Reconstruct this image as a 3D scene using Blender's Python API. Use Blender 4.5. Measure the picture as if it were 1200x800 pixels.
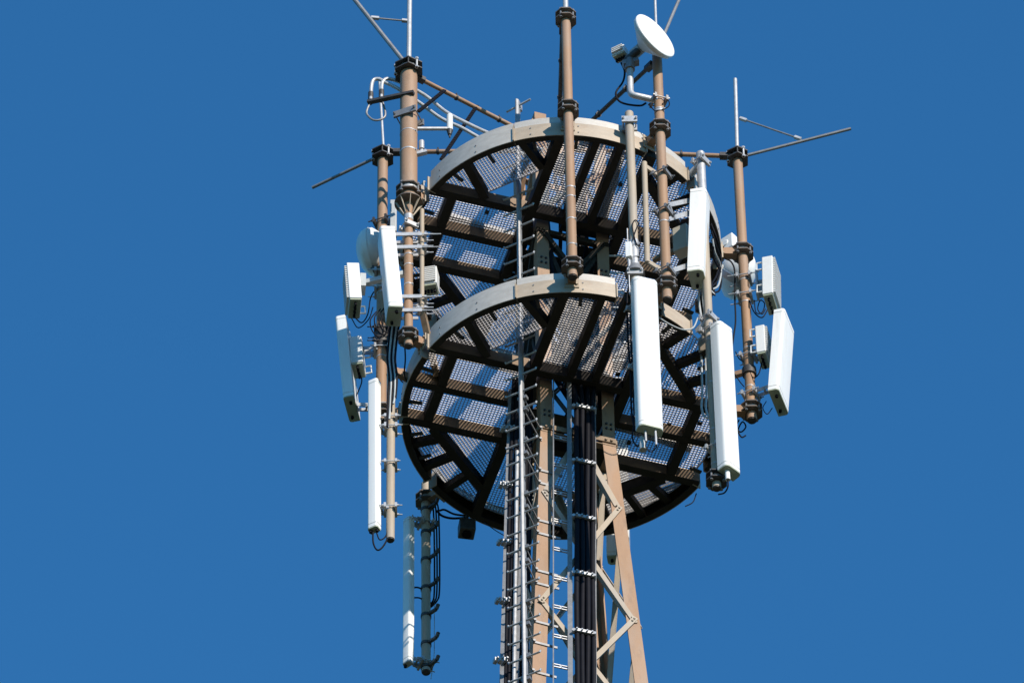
import bpy, math, random
from mathutils import Vector, Matrix
random.seed(7)
R_ = math.radians
for o in list(bpy.data.objects):
    bpy.data.objects.remove(o)
S = bpy.context.scene
COL = S.collection

# ------------------------------------------------------------------ camera
Z0 = 55.365                                   # height of the lower platform above the ground
ELEV, ROLL, FPX = 0.860012763, -0.0159446, 8124.82
CAM = Vector((-0.5397, -47.24957, 1.7))
_F = Vector((0, math.cos(ELEV), math.sin(ELEV)))
_U0 = Vector((0, -math.sin(ELEV), math.cos(ELEV)))
_R0 = Vector((1, 0, 0))
CR = _R0 * math.cos(ROLL) + _U0 * math.sin(ROLL)
CU = -_R0 * math.sin(ROLL) + _U0 * math.cos(ROLL)
cd = bpy.data.cameras.new('camera')
cam = bpy.data.objects.new('camera', cd)
COL.objects.link(cam)
cd.sensor_width = 36
cd.lens = FPX / 1200 * 36
cd.clip_start = 1
cd.clip_end = 20000
M = Matrix.Identity(4)
for i in range(3):
    M[i][0] = CR[i]; M[i][1] = CU[i]; M[i][2] = -_F[i]; M[i][3] = CAM[i]
cam.matrix_world = M
S.camera = cam

# ------------------------------------------------------------------ sky and sun
SUN_AZ, SUN_EL = R_(-57), R_(28)
w = bpy.data.worlds.new('World')
S.world = w
w.use_nodes = True
nt = w.node_tree
bg = nt.nodes['Background']
sky = nt.nodes.new('ShaderNodeTexSky')
sky.sky_type = 'NISHITA'
sky.sun_disc = False
sky.sun_elevation = SUN_EL
sky.sun_rotation = math.atan2(math.cos(SUN_AZ), math.sin(SUN_AZ))
sky.altitude = 0
sky.air_density = 1.0
sky.dust_density = 0.0
sky.ozone_density = 10.0
tint = nt.nodes.new('ShaderNodeMix')          # deep polarised blue of the clear sky
tint.data_type = 'RGBA'
tint.blend_type = 'MULTIPLY'
tint.inputs['Factor'].default_value = 1.0
tint.inputs['B'].default_value = (0.48, 1.0, 0.985, 1)
nt.links.new(sky.outputs['Color'], tint.inputs['A'])
nt.links.new(tint.outputs['Result'], bg.inputs['Color'])
bg.inputs['Strength'].default_value = 0.15
sl = bpy.data.lights.new('sun', 'SUN')
sl.energy = 4.8
sl.angle = R_(0.53)
sl.color = (1.0, 0.91, 0.80)
so = bpy.data.objects.new('sun', sl)
COL.objects.link(so)
so.rotation_euler = Vector((-math.cos(SUN_EL) * math.cos(SUN_AZ), -math.cos(SUN_EL) * math.sin(SUN_AZ), -math.sin(SUN_EL))).to_track_quat('-Z', 'Y').to_euler()
S.view_settings.view_transform = 'Standard'
S.view_settings.look = 'None'
S.view_settings.gamma = 1
S.view_settings.use_curve_mapping = False
S.view_settings.exposure = 0.42

# ------------------------------------------------------------------ pixel -> point on a vertical plane at depth Y
def P(px, py, Y):
    d = _F + CR * ((px - 600) / FPX) - CU * ((py - 400) / FPX)
    p = CAM + d * ((Y - CAM.y) / d.y)
    return Vector((p.x, Y, p.z - Z0))
def zat(x, Y, py):
    return P(663 + 113 * x, py, Y).z
PHI = R_(17.5)
cp, sp = math.cos(PHI), math.sin(PHI)
def uv(u, v, z):
    return Vector((u * cp - v * sp, u * sp + v * cp, z))
def pol(r, az, z=0.0):
    return Vector((r * math.cos(az), r * math.sin(az), z))
def azv(deg):
    return Vector((math.cos(R_(deg)), math.sin(R_(deg)), 0))
UP = Vector((0, 0, 1))

# ------------------------------------------------------------------ materials
def material(name, col, rough=0.5,  metal=0.0, var=0.12, scale=6.0, stretch=(1, 1, 1), bump=0.0, dirt=None, dirt_amt=0.35, dirt_scale=9.0, spec=0.5, bump_scale=60, fade=None):
    m = bpy.data.materials.new(name)
    m.use_nodes = True
    n = m.node_tree.nodes; l = m.node_tree.links
    b = n['Principled BSDF']
    b.inputs['Roughness'].default_value = rough
    b.inputs['Metallic'].default_value = metal
    b.inputs['Specular IOR Level'].default_value = spec
    tc = n.new('ShaderNodeTexCoord')
    mp = n.new('ShaderNodeMapping')
    mp.inputs['Scale'].default_value = stretch
    l.new(tc.outputs['Object'], mp.inputs['Vector'])
    no = n.new('ShaderNodeTexNoise')
    no.inputs['Scale'].default_value = scale
    no.inputs['Detail'].default_value = 6
    no.inputs['Roughness'].default_value = 0.65
    l.new(mp.outputs['Vector'], no.inputs['Vector'])
    rp = n.new('ShaderNodeValToRGB')
    rp.color_ramp.elements[0].position = 0.3
    rp.color_ramp.elements[1].position = 0.72
    rp.color_ramp.elements[0].color = [c * (1 - var) for c in col] + [1]
    rp.color_ramp.elements[1].color = [min(0.95, c * (1 + var)) for c in col] + [1]
    l.new(no.outputs['Fac'], rp.inputs['Fac'])
    src = rp.outputs['Color']
    if dirt:
        n2 = n.new('ShaderNodeTexNoise')
        n2.inputs['Scale'].default_value = dirt_scale
        n2.inputs['Detail'].default_value = 8
        n2.inputs['Roughness'].default_value = 0.75
        l.new(mp.outputs['Vector'], n2.inputs['Vector'])
        r2 = n.new('ShaderNodeValToRGB')
        r2.color_ramp.elements[0].position = 0.52
        r2.color_ramp.elements[1].position = 0.74
        r2.color_ramp.elements[0].color = (0, 0, 0, 1)
        r2.color_ramp.elements[1].color = (dirt_amt, dirt_amt, dirt_amt, 1)
        l.new(n2.outputs['Fac'], r2.inputs['Fac'])
        mx = n.new('ShaderNodeMix')
        mx.data_type = 'RGBA'
        l.new(r2.outputs['Color'], mx.inputs['Factor'])
        l.new(src, mx.inputs['A'])
        mx.inputs['B'].default_value = list(dirt) + [1]
        src = mx.outputs['Result']
    if fade:
        m3 = n.new('ShaderNodeMapping'); m3.inputs['Scale'].default_value = (1, 1, 0.35)
        l.new(tc.outputs['Object'], m3.inputs['Vector'])
        n4 = n.new('ShaderNodeTexNoise'); n4.inputs['Scale'].default_value = 2.6; n4.inputs['Detail'].default_value = 7; n4.inputs['Roughness'].default_value = 0.6
        l.new(m3.outputs['Vector'], n4.inputs['Vector'])
        r4 = n.new('ShaderNodeValToRGB')
        r4.color_ramp.elements[0].position = 0.45; r4.color_ramp.elements[1].position = 0.68
        r4.color_ramp.elements[0].color = (0, 0, 0, 1); r4.color_ramp.elements[1].color = (0.65, 0.65, 0.65, 1)
        l.new(n4.outputs['Fac'], r4.inputs['Fac'])
        x4 = n.new('ShaderNodeMix'); x4.data_type = 'RGBA'
        l.new(r4.outputs['Color'], x4.inputs['Factor']); l.new(src, x4.inputs['A']); x4.inputs['B'].default_value = list(fade) + [1]
        src = x4.outputs['Result']
    l.new(src, b.inputs['Base Color'])
    if bump:
        n3 = n.new('ShaderNodeTexNoise')
        n3.inputs['Scale'].default_value = bump_scale
        n3.inputs['Detail'].default_value = 4
        l.new(tc.outputs['Object'], n3.inputs['Vector'])
        bp = n.new('ShaderNodeBump')
        bp.inputs['Strength'].default_value = bump
        bp.inputs['Distance'].default_value = 0.004
        l.new(n3.outputs['Fac'], bp.inputs['Height'])
        l.new(bp.outputs['Normal'], b.inputs['Normal'])
    return m

TAN = material('tan_paint', (0.295, 0.174, 0.098), 0.62, fade=(0.275, 0.215, 0.17), spec=0.35, var=0.16, scale=5, stretch=(1, 1, 0.25), dirt=(0.12, 0.068, 0.04), dirt_amt=0.75, dirt_scale=10, bump=0.15)
TANR = material('ring_paint', (0.36, 0.295, 0.22), 0.55, var=0.16, scale=4, stretch=(1, 1, 2), dirt=(0.30, 0.18, 0.10), dirt_amt=0.5, dirt_scale=11, bump=0.15)
PALE = material('pale_tan_paint', (0.35, 0.285, 0.21), 0.6, fade=(0.30, 0.275, 0.25), spec=0.3, var=0.12, scale=5, stretch=(1, 1, 0.3), dirt=(0.25, 0.18, 0.12), dirt_amt=0.4, dirt_scale=12)
SHADED = material('shade_dark_steel', (0.032, 0.026, 0.020), 0.7, spec=0.2, var=0.25, scale=7, dirt=(0.02, 0.016, 0.012), dirt_amt=0.5)  # shade of undersides and mast core put into the base colour
DARKB = material('beam_paint', (0.23, 0.165, 0.11), 0.7, spec=0.2, var=0.2, scale=7, dirt=(0.06, 0.045, 0.03), dirt_amt=0.5)
GALV = material('galvanised_steel', (0.40, 0.405, 0.41), 0.45, metal=0.3, var=0.2, scale=18, dirt=(0.24, 0.22, 0.20), dirt_amt=0.6, dirt_scale=7, bump=0.1)
GALVD = material('weathered_zinc', (0.19, 0.193, 0.197), 0.5, metal=0.3, var=0.2, scale=16, dirt=(0.12, 0.10, 0.085), dirt_amt=0.5)
GALVM = material('dull_zinc', (0.27, 0.275, 0.28), 0.45, metal=0.35, var=0.2, scale=14, dirt=(0.17, 0.155, 0.14), dirt_amt=0.6, dirt_scale=7)
GALVR = material('zinc_ring', (0.42, 0.395, 0.355), 0.55, metal=0.1, var=0.12, scale=9, stretch=(1, 1, 2), dirt=(0.28, 0.26, 0.22), dirt_amt=0.7, dirt_scale=6, bump=0.08)
GRATE = material('grating_zinc', (0.50, 0.48, 0.46), 0.5, metal=0.2, var=0.15, scale=10)
DARK = material('dark_steel', (0.045, 0.042, 0.04), 0.55, metal=0.2, var=0.3, scale=20, dirt=(0.16, 0.13, 0.1), dirt_amt=0.35)
CLAMP = material('clamp_steel', (0.115, 0.092, 0.074), 0.55, metal=0.2, var=0.3, scale=14, dirt=(0.2, 0.16, 0.12), dirt_amt=0.3)
BLACK = material('black_rubber', (0.007, 0.007, 0.010), 0.62, spec=0.10, var=0.2, scale=10)
WHITE = material('white_radome', (0.70, 0.70, 0.675), 0.42, var=0.035, scale=5, stretch=(1, 1, 0.10), dirt=(0.47, 0.45, 0.39), dirt_amt=0.55, dirt_scale=7, bump=0.04)
OLIVE = material('grey_green_cap', (0.33, 0.36, 0.26), 0.55, var=0.1, scale=8)
RRU = material('radio_casting', (0.60, 0.605, 0.59), 0.5, var=0.06, scale=7, dirt=(0.45, 0.44, 0.41), dirt_amt=0.4)
GREYP = material('grey_plastic', (0.36, 0.38, 0.38), 0.5, var=0.1, scale=6)
BEIGE = material('beige_box', (0.42, 0.38, 0.30), 0.5, var=0.08, scale=6)
GRASS = material('grass', (0.032, 0.042, 0.017), 0.9, var=0.4, scale=0.08, dirt=(0.05, 0.042, 0.026), dirt_amt=0.6, dirt_scale=0.02)

# ------------------------------------------------------------------ mesh builder
class MB:
    def __init__(s):
        s.v = []; s.f = []
    def loft(s, loops, cap=True, closed=False):
        b = len(s.v); n = len(loops[0])
        for lp in loops:
            s.v += [Vector(p) for p in lp]
        m = len(loops)
        for i in range(m if closed else m - 1):
            for j in range(n):
                a = b + i * n; c = b + ((i + 1) % m) * n; k = (j + 1) % n
                s.f.append((a + j, a + k, c + k, c + j))
        if cap and not closed:
            s.f.append(tuple(b + j for j in reversed(range(n))))
            s.f.append(tuple(b + (m - 1) * n + j for j in range(n)))
        return s
    def box(s, c, hx, hy, hz):
        # c centre, hx/hy/hz half-extent vectors
        c = Vector(c)
        q = [(-1, -1), (1, -1), (1, 1), (-1, 1)]
        return s.loft([[c + hx * a + hy * d - hz for a, d in q], [c + hx * a + hy * d + hz for a, d in q]])
    def bar(s, p, q, wd, ht, up=UP):
        p = Vector(p); q = Vector(q)
        d = (q - p).normalized()
        side = d.cross(up)
        if side.length < 1e-4:
            side = d.cross(Vector((1, 0, 0)))
        side.normalize(); u2 = side.cross(d).normalized()
        o = [(-1, -1), (1, -1), (1, 1), (-1, 1)]
        return s.loft([[x + side * (a * wd / 2) + u2 * (b * ht / 2) for a, b in o] for x in (p, q)])
    def tube(s, pts, r, n=10, cap=True):
        pts = [Vector(p) for p in pts]
        rs = r if isinstance(r, (list, tuple)) else [r] * len(pts)
        d0 = (pts[1] - pts[0]).normalized()
        ref = d0.orthogonal().normalized()
        loops = []
        for i, p in enumerate(pts):
            if i == 0: d = pts[1] - pts[0]
            elif i == len(pts) - 1: d = pts[-1] - pts[-2]
            else: d = (pts[i + 1] - pts[i]).normalized() + (pts[i] - pts[i - 1]).normalized()
            d.normalize()
            ref = (ref - d * ref.dot(d)).normalized()
            e = d.cross(ref)
            loops.append([p + (ref * math.cos(2 * math.pi * k / n) + e * math.sin(2 * math.pi * k / n)) * rs[i] for k in range(n)])
        return s.loft(loops, cap)
    def cyl(s, p, q, r, n=14, r2=None):
        return s.tube([p, q], [r, r if r2 is None else r2], n)
    def lathe(s, o, ax, prof, n=32):
        # prof: (radius, distance along ax)
        o = Vector(o); ax = Vector(ax).normalized()
        e = ax.orthogonal().normalized(); g = ax.cross(e)
        return s.loft([[o + ax * t + (e * math.cos(2 * math.pi * k / n) + g * math.sin(2 * math.pi * k / n)) * max(r, 1e-4) for k in range(n)] for r, t in prof])
    def ngon(s, c, r, z0, z1, n=8, rot=0.0, sx=None):
        c = Vector(c)
        lp = [pol(r, rot + 2 * math.pi * k / n) for k in range(n)]
        return s.loft([[c + p + UP * z0 for p in lp], [c + p + UP * z1 for p in lp]])
    def build(s, name, mat, parent=None, smooth=35, bevel=0.0, loc=None):
        me = bpy.data.meshes.new(name)
        off = Vector(parent['_root']) if parent is not None else (Vector(loc) if loc is not None else Vector((0, 0, 0)))
        me.from_pydata([tuple(p - off) for p in s.v], [], s.f)
        me.update()
        import bmesh
        bm = bmesh.new(); bm.from_mesh(me)
        bmesh.ops.recalc_face_normals(bm, faces=bm.faces)
        bm.to_mesh(me); bm.free()
        if smooth:
            me.polygons.foreach_set('use_smooth', [True] * len(me.polygons))
            me.set_sharp_from_angle(angle=R_(smooth))
        me.materials.append(mat)
        o = bpy.data.objects.new(name, me)
        COL.objects.link(o)
        o['_root'] = tuple(off)
        if parent is not None:
            o.parent = parent
        else:
            o.location = off + Vector((0, 0, Z0))
        if bevel:
            md = o.modifiers.new('bevel', 'BEVEL')
            md.width = bevel; md.segments = 2; md.limit_method = 'ANGLE'; md.angle_limit = R_(40)
        return o
def thing(name, label, cat, loc, group=None):
    o = bpy.data.objects.new(name, None)
    COL.objects.link(o)
    o.empty_display_size = 0.1
    o.location = Vector(loc) + Vector((0, 0, Z0))
    o['_root'] = tuple(loc)
    o['label'] = label; o['category'] = cat
    if group: o['group'] = group
    return o
def tag(o, label, cat, group=None):
    o['label'] = label; o['category'] = cat
    if group: o['group'] = group
    return o
def spline(pts, k=6):
    pts = [Vector(p) for p in pts]
    if len(pts) < 3: return pts
    q = [2 * pts[0] - pts[1]] + pts + [2 * pts[-1] - pts[-2]]
    out = []
    for i in range(1, len(q) - 2):
        a, b, c, d = q[i - 1], q[i], q[i + 1], q[i + 2]
        for j in range(k):
            t = j / k
            out.append(0.5 * ((2 * b) + (c - a) * t + (2 * a - 5 * b + 4 * c - d) * t * t + (3 * b - a - 3 * c + d) * t ** 3))
    out.append(pts[-1])
    return out
def bolt(mb, p, ax, r=0.012, h=0.02):
    ax = Vector(ax).normalized()
    mb.tube([p, Vector(p) + ax * h], r, 6)

# ------------------------------------------------------------------ ground
g = MB()
n = 64
g.loft([[pol(r, 2 * math.pi * k / n, -Z0) for k in range(n)] for r in (0.5, 60, 600, 9000)], cap=False)
g.v.append(Vector((0, 0, -Z0))); c0 = len(g.v) - 1
for k in range(n): g.f.append((k, (k + 1) % n, c0))
go = g.build('ground', GRASS, None, smooth=0)
go['kind'] = 'structure'

# ------------------------------------------------------------------ lattice tower
ZJ = -0.70
def half(z):
    return 0.40 + max(0.0, ZJ - z) * 0.052
CORN = {'FL': (-1, -1), 'FR': (1, -1), 'BR': (1, 1), 'BL': (-1, 1)}
tower = thing('lattice_tower', 'tan painted square lattice tower mast of bolted steel angles rising through both round platforms', 'tower', (0, 0, -Z0))
def L_loop(su, sv, W, t, z, inset=0.0):
    h = half(z) - inset
    pts = [(0, 0), (W, 0), (W, t), (t, t), (t, W), (0, W)]
    return [uv(su * (h - a), sv * (h - b), z) for a, b in pts]
for k, (su, sv) in CORN.items():
    m = MB()
    m.loft([L_loop(su, sv, 0.142, 0.014, z) for z in (ZJ, -6, -20, -40, -Z0 - 0.3)])
    m.build('leg', TAN, tower, smooth=0)
    m = MB()
    m.loft([L_loop(su, sv, 0.130, 0.012, z, 0.004) for z in (ZJ + 0.004, 2.0, 4.42)])
    m.build('leg', TAN, tower, smooth=0)
def facept(a, b, z, inset):
    """point on leg a towards leg b, inset (m) inward from the outer corner along the face"""
    (au, av), (bu, bv) = CORN[a], CORN[b]
    h = half(z)
    du, dv = (bu - au) / 2, (bv - av) / 2
    return uv(au * h + du * inset, av * h + dv * inset, z), uv(-(0 if du else -1) * 0 + (au if not du else 0), (av if not dv else 0), 0)
def brace(a, za, b, zb, wd=0.054, off=0.006, side=1, ins=0.07, mat=None):
    p, nrm = facept(a, b, za, ins); q, _ = facept(b, a, zb, ins)
    nrm.normalize()
    m = MB()
    d = (q - p).normalized()
    tn = d.cross(nrm).normalized()
    p = p + nrm * off; q = q + nrm * off
    m.loft([[x + tn * (s1 * wd / 2) + nrm * s2 for s1, s2 in ((-1, 0), (1, 0), (1, 0.008), (-1, 0.008))] for x in (p - d * 0.04, q + d * 0.04)])
    # outstanding flange of the angle
    e = side
    m.loft([[x + tn * (e * (wd / 2 - 0.009)) + tn * (s1 * 0.008) - nrm * s2 for s1, s2 in ((0, 0.001), (1, 0.001), (1, 0.05), (0, 0.05))] for x in (p + d * 0.05, q - d * 0.05)])
    for x, sg in ((p, 1), (q, -1)):
        for t_ in (-0.008, 0.035):
            bolt(m, x + d * (sg * t_) + nrm * 0.008, nrm, 0.011, 0.014)
    m.build('brace', mat or PALE, tower, smooth=0)
FACES = [('FL', 'FR'), ('FR', 'BR'), ('BR', 'BL'), ('BL', 'FL')]
nodes = [-1.78, -3.48, -5.22, -7.0, -8.9, -10.9]
for a, b in FACES:
    # horizontal frame at the joint
    m = MB()
    p, nrm = facept(a, b, ZJ + 0.0, 0.0); q, _ = facept(b, a, ZJ, 0.0); nrm.normalize()
    m.bar(p + nrm * 0.012 + UP * 0.01, q + nrm * 0.012 + UP * 0.01, 0.012, 0.07)
    m.bar(p - nrm * 0.03 + UP * -0.056, q - nrm * 0.03 + UP * -0.056, 0.075, 0.010)
    dd = (q - p).normalized()
    for t_ in (0.05, 0.11):
        bolt(m, p + dd * t_ + nrm * 0.018, nrm, 0.014, 0.018); bolt(m, q - dd * t_ + nrm * 0.018, nrm, 0.014, 0.018)
    m.build('horizontal_frame', DARKB, tower, smooth=0)
    # K bracing under the joint
    mid = (p + q) / 2 + UP * -0.05
    for cnr in (a, b):
        oth = b if cnr == a else a
        e, _ = facept(cnr, oth, nodes[0] + 0.05, 0.08)
        m = MB()
        d = (e - mid).normalized(); tn = d.cross(nrm).normalized()
        m.loft([[x + tn * (s1 * 0.032) + nrm * s2 for s1, s2 in ((-1, 0.004), (1, 0.004), (1, 0.012), (-1, 0.012))] for x in (mid, e)])
        m.loft([[x + tn * (0.024 + s1 * 0.008) - nrm * s2 for s1, s2 in ((0, -0.003), (1, -0.003), (1, 0.05), (0, 0.05))] for x in (mid + d * .05, e - d * .05)])
        bolt(m, e + nrm * 0.012, nrm, 0.012, 0.014)
        m.build('brace', PALE, tower, smooth=0)
    for i in range(len(nodes) - 1):
        brace(a, nodes[i], b, nodes[i + 1], side=1, off=0.006)
        brace(b, nodes[i], a, nodes[i + 1], side=-1, off=0.018)
    # upper mast bracing
    for z0, z1 in ((0.3, 1.35), (1.35, 2.42), (2.85, 3.6), (3.6, 4.3)):
        brace(a, z0, b, z1, 0.05, 0.006, mat=SHADED if z1 < 3 else TAN)  # braces between the platforms coloured dark to hold the shade there
    brace(b, 0.3, a, 1.35, 0.05, 0.018, -1, mat=SHADED); brace(b, 1.35, a, 2.42, 0.05, 0.018, -1, mat=SHADED)
    m = MB(); p, nrm = facept(a, b, 4.25, 0.0); q, _ = facept(b, a, 4.25, 0.0); nrm.normalize()
    m.bar(p + nrm * 0.022, q + nrm * 0.022, 0.012, 0.08)
    m.build('horizontal_frame', TAN, tower, smooth=0)
# square groups of bolts on the legs just over the joint, at the upper floor and at the leg tops
for k, (su, sv) in CORN.items():
    h = half(ZJ)
    for fx in (0, 1):
        if (fx == 0 and sv > 0) or (fx == 1 and su < 0): continue
        nn = uv(0, sv, 0) if fx == 0 else uv(su, 0, 0)
        for zz0 in (ZJ + 0.2, ZJ + 0.27, ZJ + 2.62, ZJ + 2.70, ZJ + 4.92):
            for iu in range(2):
                t1 = 0.045 + iu * 0.05
                c = uv(su * (h - t1), sv * (h + 0.004), zz0) if fx == 0 else uv(su * (h + 0.004), sv * (h - t1), zz0)
                m = MB(); bolt(m, c - nn * 0.008, nn, 0.013, 0.018); m.build('bolt', DARK, tower, smooth=0)
# footing
m = MB(); m.box((0, 0, -Z0 - 0.1), Vector((5, 0, 0)), Vector((0, 5, 0)), UP * 0.35); m.build('footing', GALVD, tower, smooth=0)
# centre head that takes the stays
m = MB(); m.cyl((0, 0, 4.0), (0, 0, 4.55), 0.07, 16); m.ngon((0, 0, 0), 0.16, 4.28, 4.295); m.ngon((0, 0, 0), 0.16, 4.45, 4.465)
for (su, sv) in CORN.values(): m.bar((0, 0, 4.28), uv(su * .39, sv * .39, 4.28), 0.05, 0.06)
m.build('stay_head', DARK, tower)

# ------------------------------------------------------------------ platforms
def clip_poly(poly, hp):
    for a, b, c in hp:
        out = []
        for i in range(len(poly)):
            p, q = poly[i], poly[(i + 1) % len(poly)]
            dp = a * p[0] + b * p[1] - c; dq = a * q[0] + b * q[1] - c
            if dp <= 0: out.append(p)
            if (dp < 0 < dq) or (dq < 0 < dp):
                t = dp / (dp - dq); out.append((p[0] + (q[0] - p[0]) * t, p[1] + (q[1] - p[1]) * t))
        poly = out
    return poly
def clip_line(poly, o, d):
    lo, hi = -9.0, 9.0
    ar = sum(poly[i][0] * poly[(i + 1) % len(poly)][1] - poly[(i + 1) % len(poly)][0] * poly[i][1] for i in range(len(poly)))
    sg = 1 if ar > 0 else -1
    for i in range(len(poly)):
        p, q = poly[i], poly[(i + 1) % len(poly)]
        ex, ey = q[0] - p[0], q[1] - p[1]
        nx, ny = ey * sg, -ex * sg
        den = nx * d[0] + ny * d[1]; num = nx * (p[0] - o[0]) + ny * (p[1] - o[1])
        if abs(den) < 1e-9:
            if num < 0: return None
            continue
        t = num / den
        if den > 0: hi = min(hi, t)
        else: lo = max(lo, t)
    return (lo, hi) if hi - lo > 0.02 else None
PITCH_U, PITCH_V = 0.034, 0.030
def grating(poly, ang, z, parent):
    m = MB()
    ca, sa = math.cos(R_(ang)), math.sin(R_(ang))
    def bars(dx, dy, pitch, th, z0, z1):
        nx, ny = -dy, dx
        vals = [p[0] * nx + p[1] * ny for p in poly]
        k = math.ceil(min(vals) / pitch)
        while k * pitch < max(vals):
            o = (nx * k * pitch, ny * k * pitch)
            r = clip_line(poly, o, (dx, dy))
            if r:
                a = uv(o[0] + dx * r[0], o[1] + dy * r[0], 0); b = uv(o[0] + dx * r[1], o[1] + dy * r[1], 0)
                m.bar(a + UP * (z0 + z1) / 2, b + UP * (z0 + z1) / 2, th, z1 - z0)
            k += 1
    bars(ca, sa, PITCH_V, 0.0034, z + 0.022, z + 0.0295)
    bars(-sa, ca, PITCH_U, 0.0034, z - 0.001, z + 0.0290)
    for i in range(len(poly)):
        p, q = poly[i], poly[(i + 1) % len(poly)]
        if math.hypot(p[0] - q[0], p[1] - q[1]) > 0.03:
            m.bar(uv(p[0], p[1], z + 0.0145), uv(q[0], q[1], z + 0.0145), 0.005, 0.0305)
    return m.build('grating_panel', GRATE, parent, smooth=0)
def arc_loft(m, sect, a0, a1, zb):
    nseg = max(3, int(abs(a1 - a0) / 3.0))
    m.loft([[pol(r, R_(a0 + (a1 - a0) * i / nseg), zb + z) for r, z in sect] for i in range(nseg + 1)])
RI = 1.625
def platform(zb, R, label, segs):
    pf = thing('work_platform', label, 'platform', (0, 0, zb), 'round grated platforms of the mast')
    dr = R - 1.70
    for (a0, a1, mt) in segs:
        bare = zb < 1 and -54 < a0 < -53     # this short segment has no toe board
        # channel ring: painted web outside, flanges inwards coloured dark for shade, toe board on top
        m = MB()
        arc_loft(m, [(R, 0), (R, 0.200), (R - 0.008, 0.200), (R - 0.008, 0)], a0, a1, zb)
        ro = m.build('ring_web', mt, pf, smooth=30)
        m = MB()
        for k in range(int(abs(a1 - a0) // 17)):
            aa = R_(a0 + 6 + k * 17)
            for zz in (0.05, 0.15):
                m = MB(); bolt(m, pol(R - 0.004, aa, zb + zz), pol(1, aa), 0.009, 0.010); m.build('bolt', GALVD, ro, smooth=0)
        m = MB()
        arc_loft(m, [(R - 0.0085, 0.002), (R - 0.0085, 0.198), (R - 0.075, 0.198), (R - 0.075, 0.188), (R - 0.018, 0.188), (R - 0.018, 0.012), (R - 0.075, 0.012), (R - 0.075, 0.002)], a0, a1, zb)
        m.build('ring_channel', SHADED, pf, smooth=30)
        m = MB()
        arc_loft(m, [(R - 0.004, 0.2015), (R - 0.016, 0.2015), (R - 0.016, 0.205), (R - 0.028, 0.205), (R - 0.028, 0.216), (R - 0.018, 0.216), (R - 0.018, 0.318), (R - 0.046, 0.318), (R - 0.046, 0.312), (R - 0.028, 0.312), (R - 0.028, 0.2015)][::-1], a0, a1, zb)
        if not bare: m.build('toe_board', GALVR, pf, smooth=30)
        for aa, sg in ((a0, 1), (a1, -1)):
            m = MB()
            t = pol(1, R_(aa + 90)); rr = pol(1, R_(aa))
            m.box(pol(R - 0.03, R_(aa), zb + 0.104) - t * 0.007 * sg, rr * 0.05, t * 0.0055, UP * 0.109)
            m.build('end_plate', PALE, pf, smooth=0)
    def beam(u0, v0, u1, v1, wd=0.08, ht=0.16, z=0.0, mat=DARKB):
        m = MB()
        p, q = uv(u0, v0, zb + z + ht / 2), uv(u1, v1, zb + z + ht / 2)
        d = (q - p).normalized(); s_ = d.cross(UP)
        # channel-like box: web + flanges
        m.bar(p + UP * 0.006, q + UP * 0.006, wd - 0.012, ht - 0.012)
        o = m.build('floor_beam', mat, pf, smooth=0)
        m = MB(); m.bar(p - UP * (ht / 2 - 0.005), q - UP * (ht / 2 - 0.005), wd, 0.010)
        m.build('flange', SHADED, o, smooth=0)
        return o
    ch = lambda o: math.sqrt((R - 0.02) ** 2 - o * o)
    for u in (-0.497, 0.497):
        beam(u, -ch(.5), u, ch(.5), 0.10, 0.158, 0.001, mat=SHADED)
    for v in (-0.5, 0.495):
        beam(-ch(.5), v, -0.55, v, 0.085); beam(-0.445, v, 0.445, v, 0.085, mat=SHADED); beam(0.55, v, ch(.5), v, 0.085)  # middle section takes the darker colour in place of deck shade
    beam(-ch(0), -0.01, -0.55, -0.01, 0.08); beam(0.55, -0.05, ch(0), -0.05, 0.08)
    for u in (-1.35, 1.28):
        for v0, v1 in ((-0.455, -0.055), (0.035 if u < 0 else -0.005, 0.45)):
            beam(u, v0, u, v1, 0.095, 0.156, 0.002, mat=SHADED)
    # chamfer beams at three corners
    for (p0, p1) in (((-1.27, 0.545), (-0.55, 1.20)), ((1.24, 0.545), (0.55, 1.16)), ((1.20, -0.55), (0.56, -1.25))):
        beam(p0[0], p0[1], p1[0], p1[1], 0.09, 0.154, 0.003, mat=SHADED)
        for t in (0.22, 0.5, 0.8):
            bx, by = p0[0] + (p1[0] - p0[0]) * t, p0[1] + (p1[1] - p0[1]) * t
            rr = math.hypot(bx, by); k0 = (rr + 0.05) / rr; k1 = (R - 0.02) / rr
            beam(bx * k0, by * k0, bx * k1, by * k1, 0.07, 0.10, 0.05, mat=SHADED)
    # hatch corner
    beam(-1.33, -0.93, -1.01, -0.555, 0.085, 0.154, 0.003, mat=SHADED); beam(-0.88, -1.40, -0.555, -1.115, 0.075, 0.154, 0.003, mat=SHADED)
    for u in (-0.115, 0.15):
        beam(u, -ch(u), u, -0.545, 0.075, 0.15, 0.006, mat=SHADED)
    beam(0.0, 0.545, 0.0, ch(0), 0.075, 0.15, 0.006)
    # small dark lugs that stick in from the ring
    for a in (-134, -118, -100, -84, -48, -24, 160, 205, 188, 172, 30, 12):
        m = MB()
        m.bar(pol(R - 0.08, R_(a), zb + 0.03), pol(R - 0.21, R_(a), zb + 0.03), 0.035, 0.02)
        m.build('clip', DARK, pf, smooth=0)
    for (ua, va, ub, vb) in ((-.44, .12, .1, .44), (.16, -.1, .44, .44), (-.1, -.44, .44, -.24), (-.44, -.2, -.2, .05)):
        m = MB(); m.box(uv((ua + ub) / 2, (va + vb) / 2, zb + .17), uv((ub - ua) / 2, 0, 0), uv(0, (vb - va) / 2, 0), UP * .004); m.build('cover_plate', DARK, pf, smooth=0)
    zt = zb + 0.162
    circ = [(RI * math.cos(2 * math.pi * k / 96), RI * math.sin(2 * math.pi * k / 96)) for k in range(96)]
    e = 0.004
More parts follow.
